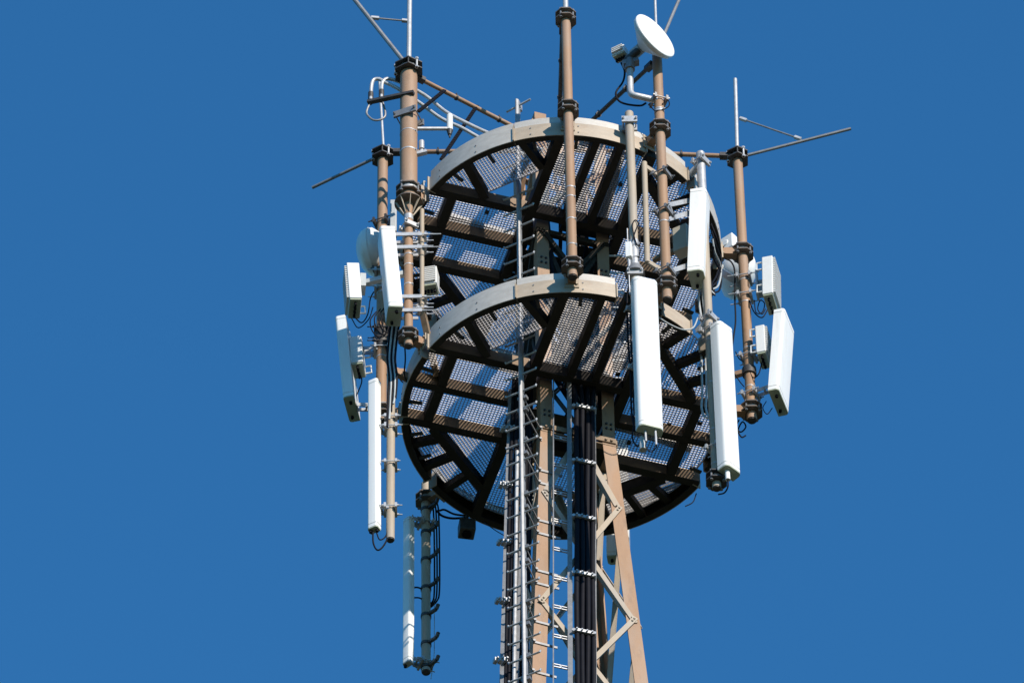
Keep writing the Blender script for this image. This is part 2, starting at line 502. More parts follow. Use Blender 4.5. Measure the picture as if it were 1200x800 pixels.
    bays = [([(1, 0, -0.45), (0, 1, 0.5 - e), (0, -1, 0.5 - e)], 0),
            ([(-1, 0, -0.45), (0, 1, 0.5 - e), (0, -1, 0.5 - e)], 0),
            ([(0, 1, -0.46), (1, 0, 0.5 - e), (-1, 0, 0.5 - e)], 0),
            ([(0, -1, -0.46), (1, 0, 0.5 - e), (-1, 0, 0.5 - e)], 0),
            ([(1, 0, -0.5 - e), (0, 1, -0.5 - e), (1, 1, -1.50)], -45),
            ([(-1, 0, -0.5 - e), (0, 1, -0.5 - e)], 0),
            ([(1, 0, -0.5 - e), (0, -1, -0.5 - e)], -45),
            ([(-1, 0, -0.5 - e), (0, -1, -0.5 - e)], 45)]
    for hp, ang in bays:
        grating(clip_poly(circ, hp), ang, zt, pf)
    return pf
low = platform(0.0, 1.70, 'lower round steel platform with see-through grating floor and curved rim, ladder passing its hatch', [
    (-144.6, -107, GALVR), (-106.6, -72.0, TANR), (-53.8, -41.0, TANR), (-32, 0, TANR), (6, 28, TANR), (36, 100, TANR), (100.4, 146, TANR), (150, 178, TANR), (182, 210.4, GALVR)])
upp = platform(2.54, 1.693, 'upper round steel platform with see-through grating floor, nearest the mast top', [
    (-144.6, -107, GALVR), (-106.6, -58.3, TANR), (-50.5, -38.5, TANR), (-34.6, 0, GALVR), (6, 28, TANR), (36, 100, TANR), (100.4, 146, TANR), (150, 178, TANR), (182, 210.4, GALVR)])

# ------------------------------------------------------------------ mounting poles
def clamp(parent, x, y, z, r, az_in=None, big=0.068, ring=1.70, name='ring_clamp', arm=True, mat=CLAMP):
    """pair of octagonal plates with a band between, and an arm to the ring"""
    c = Vector((x, y, z))
    m = MB()
    m.ngon(c, r + 0.016, -0.036, 0.036, 20)
    o = m.build(name, GALV, parent)
    for zz in (-0.045, 0.045):
        m = MB(); m.ngon(c, r + big, zz - 0.008, zz + 0.008, 8, R_(22.5)); m.build('clamp_plate', mat, o, smooth=0)
    for k in range(4):
        a = R_(45 + 90 * k + 10)
        q = c + pol(r + big * 0.62, a)
        m = MB(); m.tube([q - UP * .075, q - UP * .056, q - UP * .0559, q + UP * .0559, q + UP * .056, q + UP * .075], [.016, .016, .010, .010, .016, .016], 6)
        m.build('bolt', GALVD, o, smooth=0)
    if arm:
        a = math.atan2(y, x) if az_in is None else R_(az_in)
        p0 = pol(ring - 0.002, a, z - 0.012); p1 = c - pol(r + 0.012, a) + UP * -0.012
        if (p1 - p0).length > 0.02:
            m = MB(); m.bar(p0, p1, 0.085, 0.10); m.build('arm', TAN, parent, smooth=0)
            m = MB(); t = pol(1, a + math.pi / 2)
            m.box(p0 + pol(0.006, a), t * 0.075, pol(0.006, a), UP * 0.10)
            for s1 in (-1, 1):
                for s2 in (-1, 1): bolt(m, p0 + pol(0.012, a) + t * (0.052 * s1) + UP * (0.055 * s2), pol(1, a), 0.013, 0.016)
            m.build('arm_plate', PALE, parent, smooth=0)
    return o
def strap(parent, x, y, z, r, h=0.014, mat=GALV, tab=True, name='strap'):
    m = MB(); c = Vector((x, y, z))
    m.ngon(c, r + 0.003, -h / 2, h / 2, 20)
    if tab: m.box(c + azv(-40) * (r + 0.006), azv(-40) * 0.007, azv(50) * 0.006, UP * h * 0.6)
    return m.build(name, mat, parent)
def ubolt(parent, x, y, z, r, az, ln=0.22, mat=GALV, h=0.03, name='pipe_clamp'):
    """two flat jaws either side of a pipe with threaded rods along az"""
    c = Vector((x, y, z)); n_ = azv(az); s_ = azv(az + 90)
    m = MB()
    for sg in (-1, 1):
        m.box(c + n_ * (sg * (r + 0.012)), n_ * 0.012, s_ * (r + 0.035), UP * h)
        m.cyl(c + s_ * (sg * (r + 0.02)) - n_ * ln * 0.5, c + s_ * (sg * (r + 0.02)) + n_ * ln * 0.5, 0.007, 6)
        for k in (-1, 1): m.cyl(c + s_ * (sg * (r + 0.02)) + n_ * (k * (r + 0.024)), c + s_ * (sg * (r + 0.02)) + n_ * (k * (r + 0.04)), 0.014, 6)
    return m.build(name, mat, parent, smooth=0)
def pole(label, x, y, z0, z1, r, mat=TAN, clamps=(0.18, 2.715), straps=(), group='tan poles clamped round the platforms', ring=1.70, arms=True):
    t = thing('mounting_pole', label, 'pole', (x, y, z0), group)
    m = MB(); m.cyl((x, y, z0), (x, y, z1), r, 24); m.build('pipe', mat, t)
    m = MB(); m.cyl((x, y, z0 - 0.012), (x, y, z0 + 0.002), r * 0.86, 20); m.build('end_cap', DARK, t)
    for z in clamps: clamp(t, x, y, z, r, arm=arms)
    for z in straps: strap(t, x, y, z, r)
    return t
XA, YA = 0.085, -1.88
pA = pole('front tan pole in the middle, clamped to both rims nearest the viewer', XA, YA, 0.02, 4.30, 0.051, straps=[zat(XA, YA, v) for v in (222, 233, 259, 289)])
XB, YB = 1.044, -1.60
pB = pole('tan pole right of centre standing under the drum shaped white dish', XB, YB, -0.03, 3.96, 0.052, straps=[zat(XB, YB, v) for v in (130, 262, 320)])
XC, YC = 1.925, 0.10
pC = pole('rightmost tan pole carrying the outer right panel and ribbed radio', XC, YC, 0.03, 4.36, 0.053, straps=[zat(XC, YC, v) for v in (330, 356, 410, 455)])
XD, YD = -1.905, 0.10
pD = pole('leftmost tan pole with the ribbed radio and outer left panel', XD, YD, 0.10, 4.48, 0.056, straps=[zat(XD, YD, v) for v in (395, 420, 345)], clamps=(0.22, 2.715))
XE, YE = -1.60, -0.96
pE = thing('mounting_pole', 'thick stepped tan pole at upper left, wide above a ribbed flange and slim below', 'pole', (XE, YE, 0.05), 'tan poles clamped round the platforms')
zf = zat(XE, YE, 238)
m = MB(); m.cyl((XE, YE, 0.06), (XE, YE, zf), 0.046, 24); m.build('lower_pipe', TAN, pE)
m = MB(); m.cyl((XE, YE, zf), (XE, YE, 4.60), 0.093, 28); m.build('upper_pipe', TAN, pE)
m = MB(); m.cyl((XE, YE, zf - 0.012), (XE, YE, zf + 0.004), 0.150, 28); m.build('flange', CLAMP, pE, smooth=25)
for k in range(8):
    a = R_(45 * k + 10)
    d = pol(1, a); s_ = pol(0.0035, a + math.pi / 2)
    c = Vector((XE, YE, zf))
    m = MB()
    tri = [c + d * 0.120 - UP * 0.012, c + d * 0.148 - UP * 0.012, c + d * 0.056 - UP * 0.19, c + d * 0.044 - UP * 0.19]
    m.loft([[q - s_ for q in tri], [q + s_ for q in tri]]); m.build('stiffener', PALE, pE, smooth=0)
    m = MB()
    tri = [c + d * 0.084 + UP * 0.004, c + d * 0.148 + UP * 0.004, c + d * 0.086 + UP * 0.09]
    m.loft([[q - s_ for q in tri], [q + s_ for q in tri]]); m.build('stiffener', TAN, pE, smooth=0)
clamp(pE, XE, YE, 0.20, 0.046); clamp(pE, XE, YE, zat(XE, YE, 226), 0.093, big=0.05)
for v in (300, 312, 335): strap(pE, XE, YE, zat(XE, YE, v), 0.046)
strap(pE, XE, YE, zat(XE, YE, 256), 0.046, 0.075, tab=False, mat=GALV)
strap(pE, XE, YE, zat(XE, YE, 180), 0.093, 0.02); strap(pE, XE, YE, zat(XE, YE, 158), 0.093, 0.012)
ubolt(pE, XE, YE, zat(XE, YE, 139), 0.093, -112, 0.30, h=0.045, mat=GALVD)
ubolt(pE, XE, YE, zat(XE, YE, 266), 0.046, -60, 0.2)
m = MB(); m.cyl((XE, YE, 0.048), (XE, YE, 0.062), 0.04, 20); m.build('end_cap', DARK, pE)
X2, Y2 = 0.725, -1.65
p2 = pole('pale tan pole right of centre that carries the tall front white panel', X2, Y2, -1.2, 2.93, 0.046, mat=PALE, clamps=(), group=None)
for z in (2.76, 0.30): ubolt(p2, X2, Y2, z, 0.046, -90, 0.2, h=0.045)
m = MB(); m.bar((X2 - 0.02, Y2 + .05, 2.72), pol(1.69, math.atan2(Y2, X2) + .02, 2.70), 0.06, 0.08); m.build('arm', DARKB, p2, smooth=0)
m = MB(); m.cyl((X2, Y2, zat(X2, Y2, 322)), (X2, Y2, zat(X2, Y2, 314)), 0.105, 24, 0.075); m.build('collar', GALVD, p2)
m = MB(); m.cyl((X2, Y2, zat(X2, Y2, 314)), (X2, Y2, zat(X2, Y2, 283)), 0.050, 20); m.build('sleeve', GALV, p2)
m = MB(); m.bar((X2, Y2 + .05, 0.12), pol(1.69, math.atan2(Y2, X2), 0.12), 0.06, 0.08); m.build('arm', DARKB, p2, smooth=0)
XR, YR = 1.475, -1.10
pR = pole('long pale pole at right passing behind two white panels, its foot below the lower platform', XR, YR, zat(XR, YR, 572), 2.92, 0.045, mat=PALE, clamps=(), group=None)
for z in (2.78, 0.25): ubolt(pR, XR, YR, z, 0.043, -37, 0.18, h=0.04)
clamp(pR, XR, YR, zat(XR, YR, 562), 0.045, arm=False, mat=DARK)
for v in (400, 450, 505, 545): strap(pR, XR, YR, zat(XR, YR, v), 0.045)
m = MB(); m.cyl((XR, YR, zat(XR, YR, 232)), (XR, YR, 2.921), 0.0465, 20); m.build('sleeve', GALV, pR)
for za, zb_ in ((2.68, 2.74), (0.15, 0.22)):
    m = MB(); m.cyl(pol(1.69, R_(-36.7), za), (XR, YR, zb_), 0.04, 14); m.build('arm', GALV, pR)
XT, YT = P(458, 500, -0.58).x, -0.58
pT = pole('grey tubular mast at lower left standing beside the long slim white panel', XT, YT, zat(XT, YT, 632), zat(XT, YT, 428), 0.043, mat=PALE, clamps=(), group=None)
for v in (492, 503, 545, 597): ubolt(pT, XT, YT, zat(XT, YT, v), 0.043, 180, 0.2, h=0.022)
m = MB(); m.bar((XT + .04, YT, 0.1), pol(1.69, R_(-163), 0.1), 0.06, 0.09); m.build('arm', TAN, pT, smooth=0)
XK, YK = -1.465, 1.20
pK = pole('pole hanging below the lower platform at far left with stubby cable arms', XK, YK, zat(XK, YK, 787), 0.35, 0.048, mat=PALE, clamps=(0.10,), group=None)
# top frames of the big poles
def top_bracket(t, x, y, z, r):
    m = MB(); c = Vector((x, y, z))
    for zz in (-0.10, 0.0):
        m.ngon(c, r + 0.075, zz - 0.008, zz + 0.008, 6, R_(30))
    for k in range(3):
        a = R_(30 + 120 * k); m.box(c + pol(r + 0.035, a) - UP * 0.05, pol(0.03, a), pol(0.006, a + math.pi / 2), UP * 0.045)
    o = m.build('head_plate', DARK, t, smooth=0)
    m = MB(); m.ngon(c, r + 0.012, -0.085, -0.02, 18)
    for k in range(3):
        a = R_(60 + 120 * k + 8); q = c + pol(r + 0.05, a)
        m.cyl(q - UP * 0.13, q + UP * 0.04, 0.011, 8); m.cyl(q + UP * 0.01, q + UP * 0.035, 0.02, 6); m.cyl(q - UP * 0.13, q - UP * 0.11, 0.02, 6)
    m.build('bolt', GALV, o)
clamp(pA, XA, YA, 4.27, 0.051, arm=False)
for t, x, y, z, r in ((pC, XC, YC, 4.36, 0.053), (pD, XD, YD, 4.48, 0.056), (pE, XE, YE, 4.62, 0.093)):
    top_bracket(t, x, y, z, r)
# mid brackets on right pole
m = MB(); z = zat(XC, YC, 436); m.bar((XC - .05, YC, z), pol(1.60, R_(8), z + 0.03), 0.05, 0.06); m.build('arm', TAN, pC, smooth=0)
m = MB(); m.ngon((XC, YC, z), 0.075, -0.05, 0.05, 14); m.build('collar', DARK, pC)
m = MB(); m.bar((XD + .05, YD, zat(XD, YD, 437)), pol(1.66, R_(176), zat(XD, YD, 437)), 0.06, 0.10); m.build('arm', TAN, pD, smooth=0)

# ------------------------------------------------------------------ lightning rods
def lightning(label, base, top, d0, d1, t0=None, t1=None, r=0.022, rd=0.018):
    t = thing('lightning_rod', label, 'lightning rod', base, 'lightning rods on the pole tops')
    m = MB(); m.cyl(base, top, r, 12); m.build('upright_rod', GALV, t)
    if d0 is not None:
        m = MB(); m.cyl(d0, d1, rd, 10); m.build('slanted_rod', GALVD, t)
    if t0 is not None:
        m = MB(); m.cyl(t0, t1, 0.010, 8); m.build('tie_bar', GALVD, t)
        d = (t1 - t0).normalized()
        for q, sg in ((t0, 1), (t1, -1)):
            m = MB(); m.bar(q - d * 0.01 * sg, q + d * (0.075 * sg), 0.035, 0.03); m.build('tie_lug', GALV, t, smooth=0)
    m = MB(); m.ngon(base, r + 0.02, -0.02, 0.05, 10); m.build('socket', GALV, t)
    return t
lightning('lightning rod on rightmost pole with long rod slanting out to the right', Vector((XC, YC, 4.39)), P(861.5, 93, YC), P(876, 182, YC - .02), P(997, 151, YC - .10), P(868, 139, YC), P(938, 163, YC - .05))
lightning('lightning rod at upper left with slanted rod leaving the top edge of view', Vector((XE, YE, 4.64)), P(480.5, -60, YE), P(473, 72, YE), P(395, -26, YE - .1), P(479, 25, YE), P(436, 21, YE - .04), r=0.028, rd=0.024)
lightning('lightning rod on the leftmost pole with short rod sloping down to the left', Vector((XD + .01, YD, 4.5)), P(444.5, 92, YD), P(438, 186, YD + .02), P(366, 220, YD + .35), r=0.015)
lightning('lightning rod on the front middle pole going straight up out of view', Vector((XA, YA, 4.33)), P(661.5, -70, YA), None, None, r=0.03)
lightning('lightning rod behind the drum shaped white dish, slanting up to the right', Vector((XB, YB, 3.95)), P(765.5, -60, YB), P(775, 48, YB - .02), P(806, -24, YB + .1), r=0.015, rd=0.018)

# ------------------------------------------------------------------ stays from pole tops to the centre head
def stay(label, p, q, r, mat, extra=None):
    t = thing('stay_tube', label, 'stay', p, 'stay tubes from pole tops to the mast head')
    m = MB(); m.cyl(p, q, r, 12); m.build('tube', mat, t)
    m = MB(); d = (Vector(q) - Vector(p)).normalized()
    m.bar(Vector(p) - d * 0.03, Vector(p) + d * 0.10, 0.07, 0.055); m.build('end_fork', DARK, t, smooth=0)
    L = (Vector(q) - Vector(p)).length
    for f in (0.3, 0.62):
        m = MB(); c = Vector(p) + d * (L * f); m.cyl(c - d * 0.012, c + d * 0.012, r + 0.009, 12); m.cyl(c + UP * r, c + UP * (r + 0.045), 0.009, 6)
        m.build('tube_clip', DARK, t)
    return t
H = 4.39
stay('tan stay tube from the thick left pole, with two dark hangers below', Vector((XE + .08, YE + .05, 4.53)), Vector((-0.1, -0.05, H)), 0.026, TAN)
stay('tan stay tube running level from the rightmost pole', Vector((XC - .09, YC, 4.34)), Vector((0.12, 0.02, H)), 0.026, TAN)
stay('tan stay tube running level from the leftmost pole', Vector((XD + .09, YD, 4.50)), Vector((-0.12, 0.02, H)), 0.026, TAN)
stay('dark stay tube behind the front middle pole', Vector((XA - .035, YA + .09, 4.25)), Vector((0, -0.12, H)), 0.026, DARK)
stay('dark stay tube sloping up behind the drum shaped white dish', Vector((XB - .06, YB + .06, 3.88)), Vector((0.08, -0.1, H - .05)), 0.024, DARK)
# hangers below the left stay and the two conduits they carry
for (a, b, ya, yb, lb) in (((521, 106), (490, 131), -.80, -.98, 'dark slotted hanger bar nearer the thick left pole'), ((559, 124), (517, 187), -.52, -.86, 'dark slotted hanger bar farther from the thick left pole, crossing the conduits')):
    m = MB(); p, q = P(a[0], a[1], ya), P(b[0], b[1], yb)
    m.bar(p, q, 0.038, 0.02, Vector((0, -1, 0)))
    d = (q - p).normalized(); L = (q - p).length
    k = 0.05
    while k < L - 0.03:
        m.bar(p + d * k, p + d * (k + 0.02), 0.026, 0.028, Vector((0, -1, 0))); k += 0.045
    o = m.build('hanger_bar', BLACK, None, smooth=0, loc=p)
    tag(o, lb, 'bracket', 'hanger bars under the left stay')
YL = -0.85
for lb, pts in (('upper grey conduit of the pair hooked over left of the thick pole', [(636, 176), (580, 159), (546, 144), (522, 131), (498, 112), (470, 97), (458, 93), (452, 93), (448, 97), (447, 104), (447, 111)]),
                ('lower grey conduit of the pair hooked over left of the thick pole', [(628, 185), (575, 168), (541, 150), (517, 139), (492, 121), (466, 104), (452, 97), (444, 93), (438, 94), (435.5, 100), (434.5, 112)])):
    ys = [-.5, -.62, -.70, -.74, -.78, -.84, -.86, -.87, -.87, -.87, -.87]
    m = MB(); pp = [P(a, b, y) for (a, b), y in zip(pts, ys)]
    m.tube(spline(pp, 5), 0.021, 10)
    o = m.build('conduit', GALV, None, loc=pp[-1]); tag(o, lb, 'conduit', 'grey conduits feeding the thick left pole')
t = thing('cable_terminal', 'black bar across the thick left pole with two plugs and a hanging cable loop', 'cable bracket', P(440, 118, YL - .02))
m = MB(); m.bar(P(431, 120, YL - .03), P(485, 108.5, YE - .11), 0.05, 0.035); m.build('bar', DARK, t, smooth=0)
for (a, b) in ((434.5, 113), (447, 110.5)):
    m = MB(); m.cyl(P(a, b - 4, -.875), P(a, b + 6, -.875), 0.030, 12); m.cyl(P(a, b + 6, -.875), P(a, b + 9, -.875), 0.016, 10); m.build('plug', DARK, t)
    m = MB(); m.cyl(P(a, b + 1, -.905), P(a, b + 4, -.905), 0.018, 10); m.build('gland', GALV, t)
m = MB(); m.tube(spline([P(434.5, 120, -.875), P(430.5, 128, -.875), P(430, 134, -.875), P(436, 140, -.875), P(443, 141, -.875), P(450, 138, -.875), P(451.5, 132, -.875), P(448, 118, -.875)], 6), 0.012, 8); m.build('loop', GALVD, t)
t = thing('omni_antenna', 'short white cylinder antenna on a level white pipe right of the thick left pole', 'antenna', P(526, 150, -.9))
m = MB(); a, b = P(527, 136, -.9), P(527, 153, -.9); m.cyl(a, b, 0.034, 18); m.lathe(a, UP, [(0.034, 0), (0.03, .01), (0.015, .018), (0, .02)], 18); m.build('radome', RRU, t)
m = MB(); m.cyl(P(527, 153, -.9), P(527, 158, -.9), 0.036, 16, 0.02); m.cyl(P(527, 158, -.9), P(527, 161, -.9), 0.01, 8); m.build('base', DARK, t)
m = MB(); m.cyl(P(489, 151, -.95), P(527, 151, -.9), 0.022, 12); m.build('arm', GALV, t)
t = thing('junction_box', 'small white bracketed unit on the right side of the thick left pole', 'junction box', P(496, 172, -.98))
m = MB(); c = P(494, 171, -.97); m.cyl(c - UP * .06, c + UP * .07, 0.03, 12); m.cyl(c - UP * .13, c - UP * .08, 0.026, 12); m.build('canister', GALV, t)
m = MB(); m.bar(P(488, 181, -.97), P(500, 178, -.97), 0.05, 0.04); m.build('bracket', GALV, t, smooth=0)

# ------------------------------------------------------------------ panel antennas
def rr_profile(w, d, front=0.5, n=5):
    """section: flat back at -d/2, rounded front corners; x across, y towards the front"""
    rx = min(w * 0.22, d * front); pts = []
    pts += [(-w / 2, -d / 2), (w / 2, -d / 2)]
    for k in range(n + 1):
        a = math.pi / 2 * k / n
        pts.append((w / 2 - rx + rx * math.cos(a), d / 2 - rx + rx * math.sin(a)))
    for k in range(n + 1):
        a = math.pi / 2 + math.pi / 2 * k / n
        pts.append((-w / 2 + rx + rx * math.cos(a), d / 2 - rx + rx * math.sin(a)))
    return pts
def panel(label, T, B, az, w, d, pole_xy=None, zs=(), plugs=4, front=0.35, cap=OLIVE, name='panel_antenna', group='white panel antennas', skew=0.0):
    t = thing(name, label, 'antenna', B, group)
    a = (T - B).normalized(); s_ = azv(az + 90); n_ = azv(az)
    n_ = (n_ - a * n_.dot(a)).normalized(); s_ = (s_ - a * s_.dot(a)); s_ = (s_ - n_ * s_.dot(n_)).normalized()
    pr = rr_profile(w, d, front)
    loop = lambda c, k: [c + s_ * (x * (1 - k / w * 2)) + n_ * (y * (1 - k / d * 2)) for x, y in pr]
    b = 0.006
    gr = []
    for q in (B + a * 0.05, T - a * 0.06): gr += [loop(q, 0), loop(q + a * .002, .004), loop(q + a * .008, .004), loop(q + a * .010, 0)]
    m = MB(); m.loft([loop(B + a * 0.004, 0)] + gr + [loop(T - a * b, 0), loop(T - a * b * .3, b * .5), loop(T, b * 1.4)]); m.build('radome', WHITE, t, smooth=38)
    m = MB(); m.loft([loop(B - a * 0.012, 0.006), loop(B - a * 0.010, 0.002), loop(B + a * 0.003, 0.002)]); m.build('end_cap', cap, t, smooth=38)
    for k in range(plugs):
        q = B - a * 0.012 + s_ * (w * (-0.28 + 0.56 * k / max(1, plugs - 1))) + n_ * (d * (-0.1 if k % 2 else 0.12))
        m = MB(); m.cyl(q, q - a * 0.03, 0.016, 10); m.build('plug', BLACK, t)
    if pole_xy:
        for z in zs:
            f = (z - B.z) / (T.z - B.z)
            c = B + (T - B) * f - n_ * (d / 2)
            e = Vector((pole_xy[0], pole_xy[1], z)); dd = (e - c); dd.z = 0; L = dd.length; dd.normalize()
            sd = Vector((-dd.y, dd.x, 0))
            m = MB()
            for sg in (-1, 1):
                m.bar(c + sd * (0.035 * sg), e + sd * (0.035 * sg), 0.008, 0.05)
            m.bar(c + dd * 0.004 + sd * 0.05, c + dd * 0.004 - sd * 0.05, 0.012, 0.07)
            for f2 in (0.4,): m.cyl(c + dd * L * f2 + sd * 0.05, c + dd * L * f2 - sd * 0.05, 0.012, 8)
            m.build('tilt_bracket', GALV, t, smooth=0)
            ubolt(t, e.x, e.y, z, pole_xy[2], math.degrees(math.atan2(dd.y, dd.x)), 0.24)
    return t
p1 = panel('leaning white panel at upper left in front of the slim tan pole, seen edge on', P(452.3, 276, -.95), P(462, 370, -.95), 187, 0.27, 0.155, plugs=2, front=0.2)
for v in (279, 294, 352, 368):
    m = MB(); z = zat(XE, YE, v); f = Vector((XE - .06, YE - 0.055, z))
    m.bar(Vector((XE - 0.20, YE - .055, z)), Vector((XE + 0.14, YE - .055, z)), 0.012, 0.05)
    m.bar(Vector((XE - 0.14, YE + .055, z)), Vector((XE + 0.10, YE + .055, z)), 0.012, 0.04)
    m.cyl(Vector((XE + 0.10, YE - .05, z)), Vector((XE + 0.34, YE - .05, z)), 0.007, 6)
    m.build('side_bracket', GALV, p1, smooth=0)
panel('leaning white panel at upper right hung from the top of the long pale pole', P(821, 231, -1.12), P(817.5, 327, -1.12), -12, 0.26, 0.165, plugs=2, front=0.3)
f1 = bpy.data.objects[[o.name for o in COL.objects if o.get('label', '').startswith('leaning white panel at upper right')][0]]
for a, b in (((779, 241), (808, 235)), ((782, 257), (809, 249)), ((784, 318), (806, 311))):
    m = MB(); m.bar(P(a[0], a[1], YB + .06), P(b[0], b[1], -1.12), .012, .05); m.build('side_bracket', GALV, f1, smooth=0)
m = MB(); m.bar(P(785, 241, -1.50), P(791, 257, -1.42), .012, .04); m.build('side_bracket', GALVD, f1, smooth=0)
for v in (205, 249, 319): ubolt(pB, XB, YB, zat(XB, YB, v), 0.052, 150, .22, mat=GALVD, h=.025)
f3 = panel('tallest white panel facing the viewer, right of the mast centre', P(755.3, 330, -1.80), P(762, 503.5, -1.80), -71, 0.265, 0.115, (X2, Y2, 0.046), (-0.2, -1.1), plugs=0, front=0.75)
for (a, b, c, d) in ((756, 500, 757, 517), (768, 503, 769, 521)):
    m = MB(); m.cyl(P(a, b, -1.8), P(c, d, -1.8), 0.012, 10); m.build('plug', GALV, f3)
m = MB(); m.cyl(P(752, 512, -1.72), P(753, 522, -1.72), 0.02, 12, 0.035); m.cyl(P(753, 522, -1.72), P(753.4, 527, -1.72), 0.036, 12); m.build('plug', GREYP, f3)
panel('long white panel on the right side, left of the rightmost pole', P(846, 384, -1.20), P(855.3, 553, -1.20), -46, 0.215, 0.13, (XR, YR, 0.045), (0.05, -1.75), plugs=0, front=0.6)
f2 = bpy.data.objects[[o.name for o in COL.objects if o.get('label', '').startswith('long white panel on the right side')][0]]
m = MB(); m.cyl(P(852, 549, -1.22), P(853, 562, -1.22), .026, 12); m.build('plug', WHITE, f2)
m = MB(); m.tube(spline([P(853, 562, -1.22), P(853, 570, -1.2), P(849, 577, -1.15), P(842, 579, -1.1)], 5), .008, 8); m.build('pigtail', BLACK, f2)
panel('outermost right white panel, broad face turned away to the right', P(919.3, 376.5, -.02), P(912.3, 471, -.02), -18, 0.37, 0.115, (XC, YC, 0.053), (1.02, 0.42), plugs=2, front=0.3)
panel('outermost left white panel, lower half in shade', P(402.3, 384, .10), P(412, 478.5, .10), 170, 0.36, 0.115, (XD, YD, 0.056), (1.22, 0.32), plugs=2, front=0.3)
panel('long slim white panel at lower left beside the grey tubular mast', P(438.2, 447, -.62), P(438.2, 620, -.62), -118, 0.115, 0.085, (XT, YT, 0.043), (zat(XT, YT, 503), zat(XT, YT, 597)), plugs=2, front=0.5)
panel('slim panel hanging lowest at left, shaded above and sunlit below', P(478.6, 608, 1.11), P(478, 777, 1.11), -130, 0.10, 0.075, (XK, YK, 0.048), (zat(XK, YK, 614), zat(XK, YK, 778)), plugs=1, front=0.5, cap=GREYP)
panel('white panel mostly hidden behind the right tower leg, only its foot showing', P(723, 520, 1.85), P(725, 655, 1.85), 84, 0.24, 0.13, plugs=2)

# ------------------------------------------------------------------ dishes
def dish(label, c, az, R, depth, dome, cone=True, shroud=0.1, el=0.0, back=GREYP):
    n_ = azv(az); n_ = (n_ * math.cos(R_(el)) + UP * math.sin(R_(el))).normalized()
    t = thing('microwave_dish', label, 'dish antenna', c, 'round microwave dishes')
    m = MB()
    prof = [(R, -0.012), (R, 0.0), (R * 0.985, 0.006)]
    for k in range(1, 9):
        a = k / 8 * math.pi / 2
        prof.append((R * 0.985 * math.cos(a), 0.006 + dome * math.sin(a)))
    m.lathe(c, n_, prof, 48); m.build('radome', WHITE, t, smooth=40)
    m = MB()
    prof = [(R * 0.97, -0.013), (R * 0.96, -shroud)]
    for k in range(1, 9):
        f = k / 8; prof.append((R * 0.96 * (1 - f) + 0.05 * f, -shroud - (depth - shroud) * (f ** 1.0 if cone else math.sin(f * math.pi / 2))))
    m.lathe(c, n_, prof, 48); m.build('reflector', RRU, t, smooth=40)
    m = MB(); m.lathe(c, n_, [(0.06, -depth), (0.06, -depth - 0.12), (0.03, -depth - 0.14)], 20); m.build('hub', back, t)
    return t, n_
cB = P(768, 42, YB - 0.30)
t, nn = dish('drum shaped white dish on top of the right front pole, facing right', cB, -44, 0.285, 0.21, 0.016, shroud=0.05, el=6)
pu = P(737, 70, YB - .06)
m = MB(); m.cyl(cB - nn * 0.2, P(734, 72, YB - .08), 0.042, 14); m.build('feed_mount', DARK, t)
m = MB(); m.tube(spline([P(738, 76, YB - .08), P(738.5, 100, YB - .08), P(739, 108, YB - .08), P(742, 111.5, YB - .08), P(750, 113.5, YB - .07), P(776, 119.5, YB)], 5), 0.036, 14); m.build('elbow_pipe', GALV, t)
m = MB(); m.cyl(P(738, 68, YB - .08), P(738, 82, YB - .08), 0.055, 16); m.bar(P(730, 76, YB - .08), P(748, 72, YB - .08), .08, .06); m.build('pipe_bracket', GALVD, t)
ubolt(t, XB, YB, zat(XB, YB, 119), 0.052, 200, 0.15, h=.035, mat=GALVD); strap(t, XB, YB, zat(XB, YB, 132), 0.052, .03)
def radio(label, c, az, w, h, d, fins=True, lean=0.0, handles=True, cap=OLIVE, mat=RRU, group='ribbed radio units', finface='front', legs=True):
    """remote radio unit: ribbed casting, handles at the back edge, plugs below"""
    n_ = azv(az); s_ = azv(az + 90); up = (UP + n_ * lean).normalized(); n2 = (n_ - up * n_.dot(up)).normalized()
    t = thing('radio_unit', label, 'radio unit', c, group)
    m = MB(); m.box(c, s_ * w / 2, n2 * d / 2, up * h / 2); m.build('casing', mat, t, smooth=0, bevel=0.008)
    m = MB()
    if fins:
        k = -h / 2 + 0.03
        while k < h / 2 - 0.02:
            m.box(c + up * k + n2 * (d / 2 + 0.012), s_ * (w / 2 - 0.012), n2 * 0.013, up * 0.006); k += 0.030
    m.build('cooling_fins', mat, t, smooth=0) if fins else None
    m = MB(); m.box(c - up * (h / 2 + 0.008), s_ * (w / 2 - 0.01), n2 * (d / 2 - 0.008), up * 0.01)
    m.build('end_cap', cap, t, smooth=0)
    for k in range(4):
        q = c - up * (h / 2 + 0.016) + s_ * (w * (-0.3 + 0.2 * k)); m = MB(); m.cyl(q, q - up * 0.04, 0.014, 8); m.build('plug', BLACK, t)
    if handles:
        for sg in (-1, 1):
            q = c + up * (sg * h * 0.3) - n2 * (d / 2) - s_ * (w / 2 - 0.02)
            m = MB(); e = 0.055
            m.tube([q - up * e, q - up * e - n2 * 0.06, q + up * e - n2 * 0.06, q + up * e], 0.010, 8)
            m.build('handle', WHITE, t)
    return t
radio('small finned radio box behind the drum shaped white dish', P(727, 63, YB - .06), -120, 0.15, 0.11, 0.12, handles=False, group=None)
t, nn = dish('cone nosed white dish facing left behind the leaning left panel', P(437, 296, .12), 163, 0.275, 0.2, 0.16, cone=False, shroud=0.05)
m = MB(); m.bar(P(437, 296, .12) - nn * 0.3, Vector((XD, YD, zat(XD, YD, 300))), 0.06, 0.08); m.build('mount_arm', DARK, t, smooth=0)
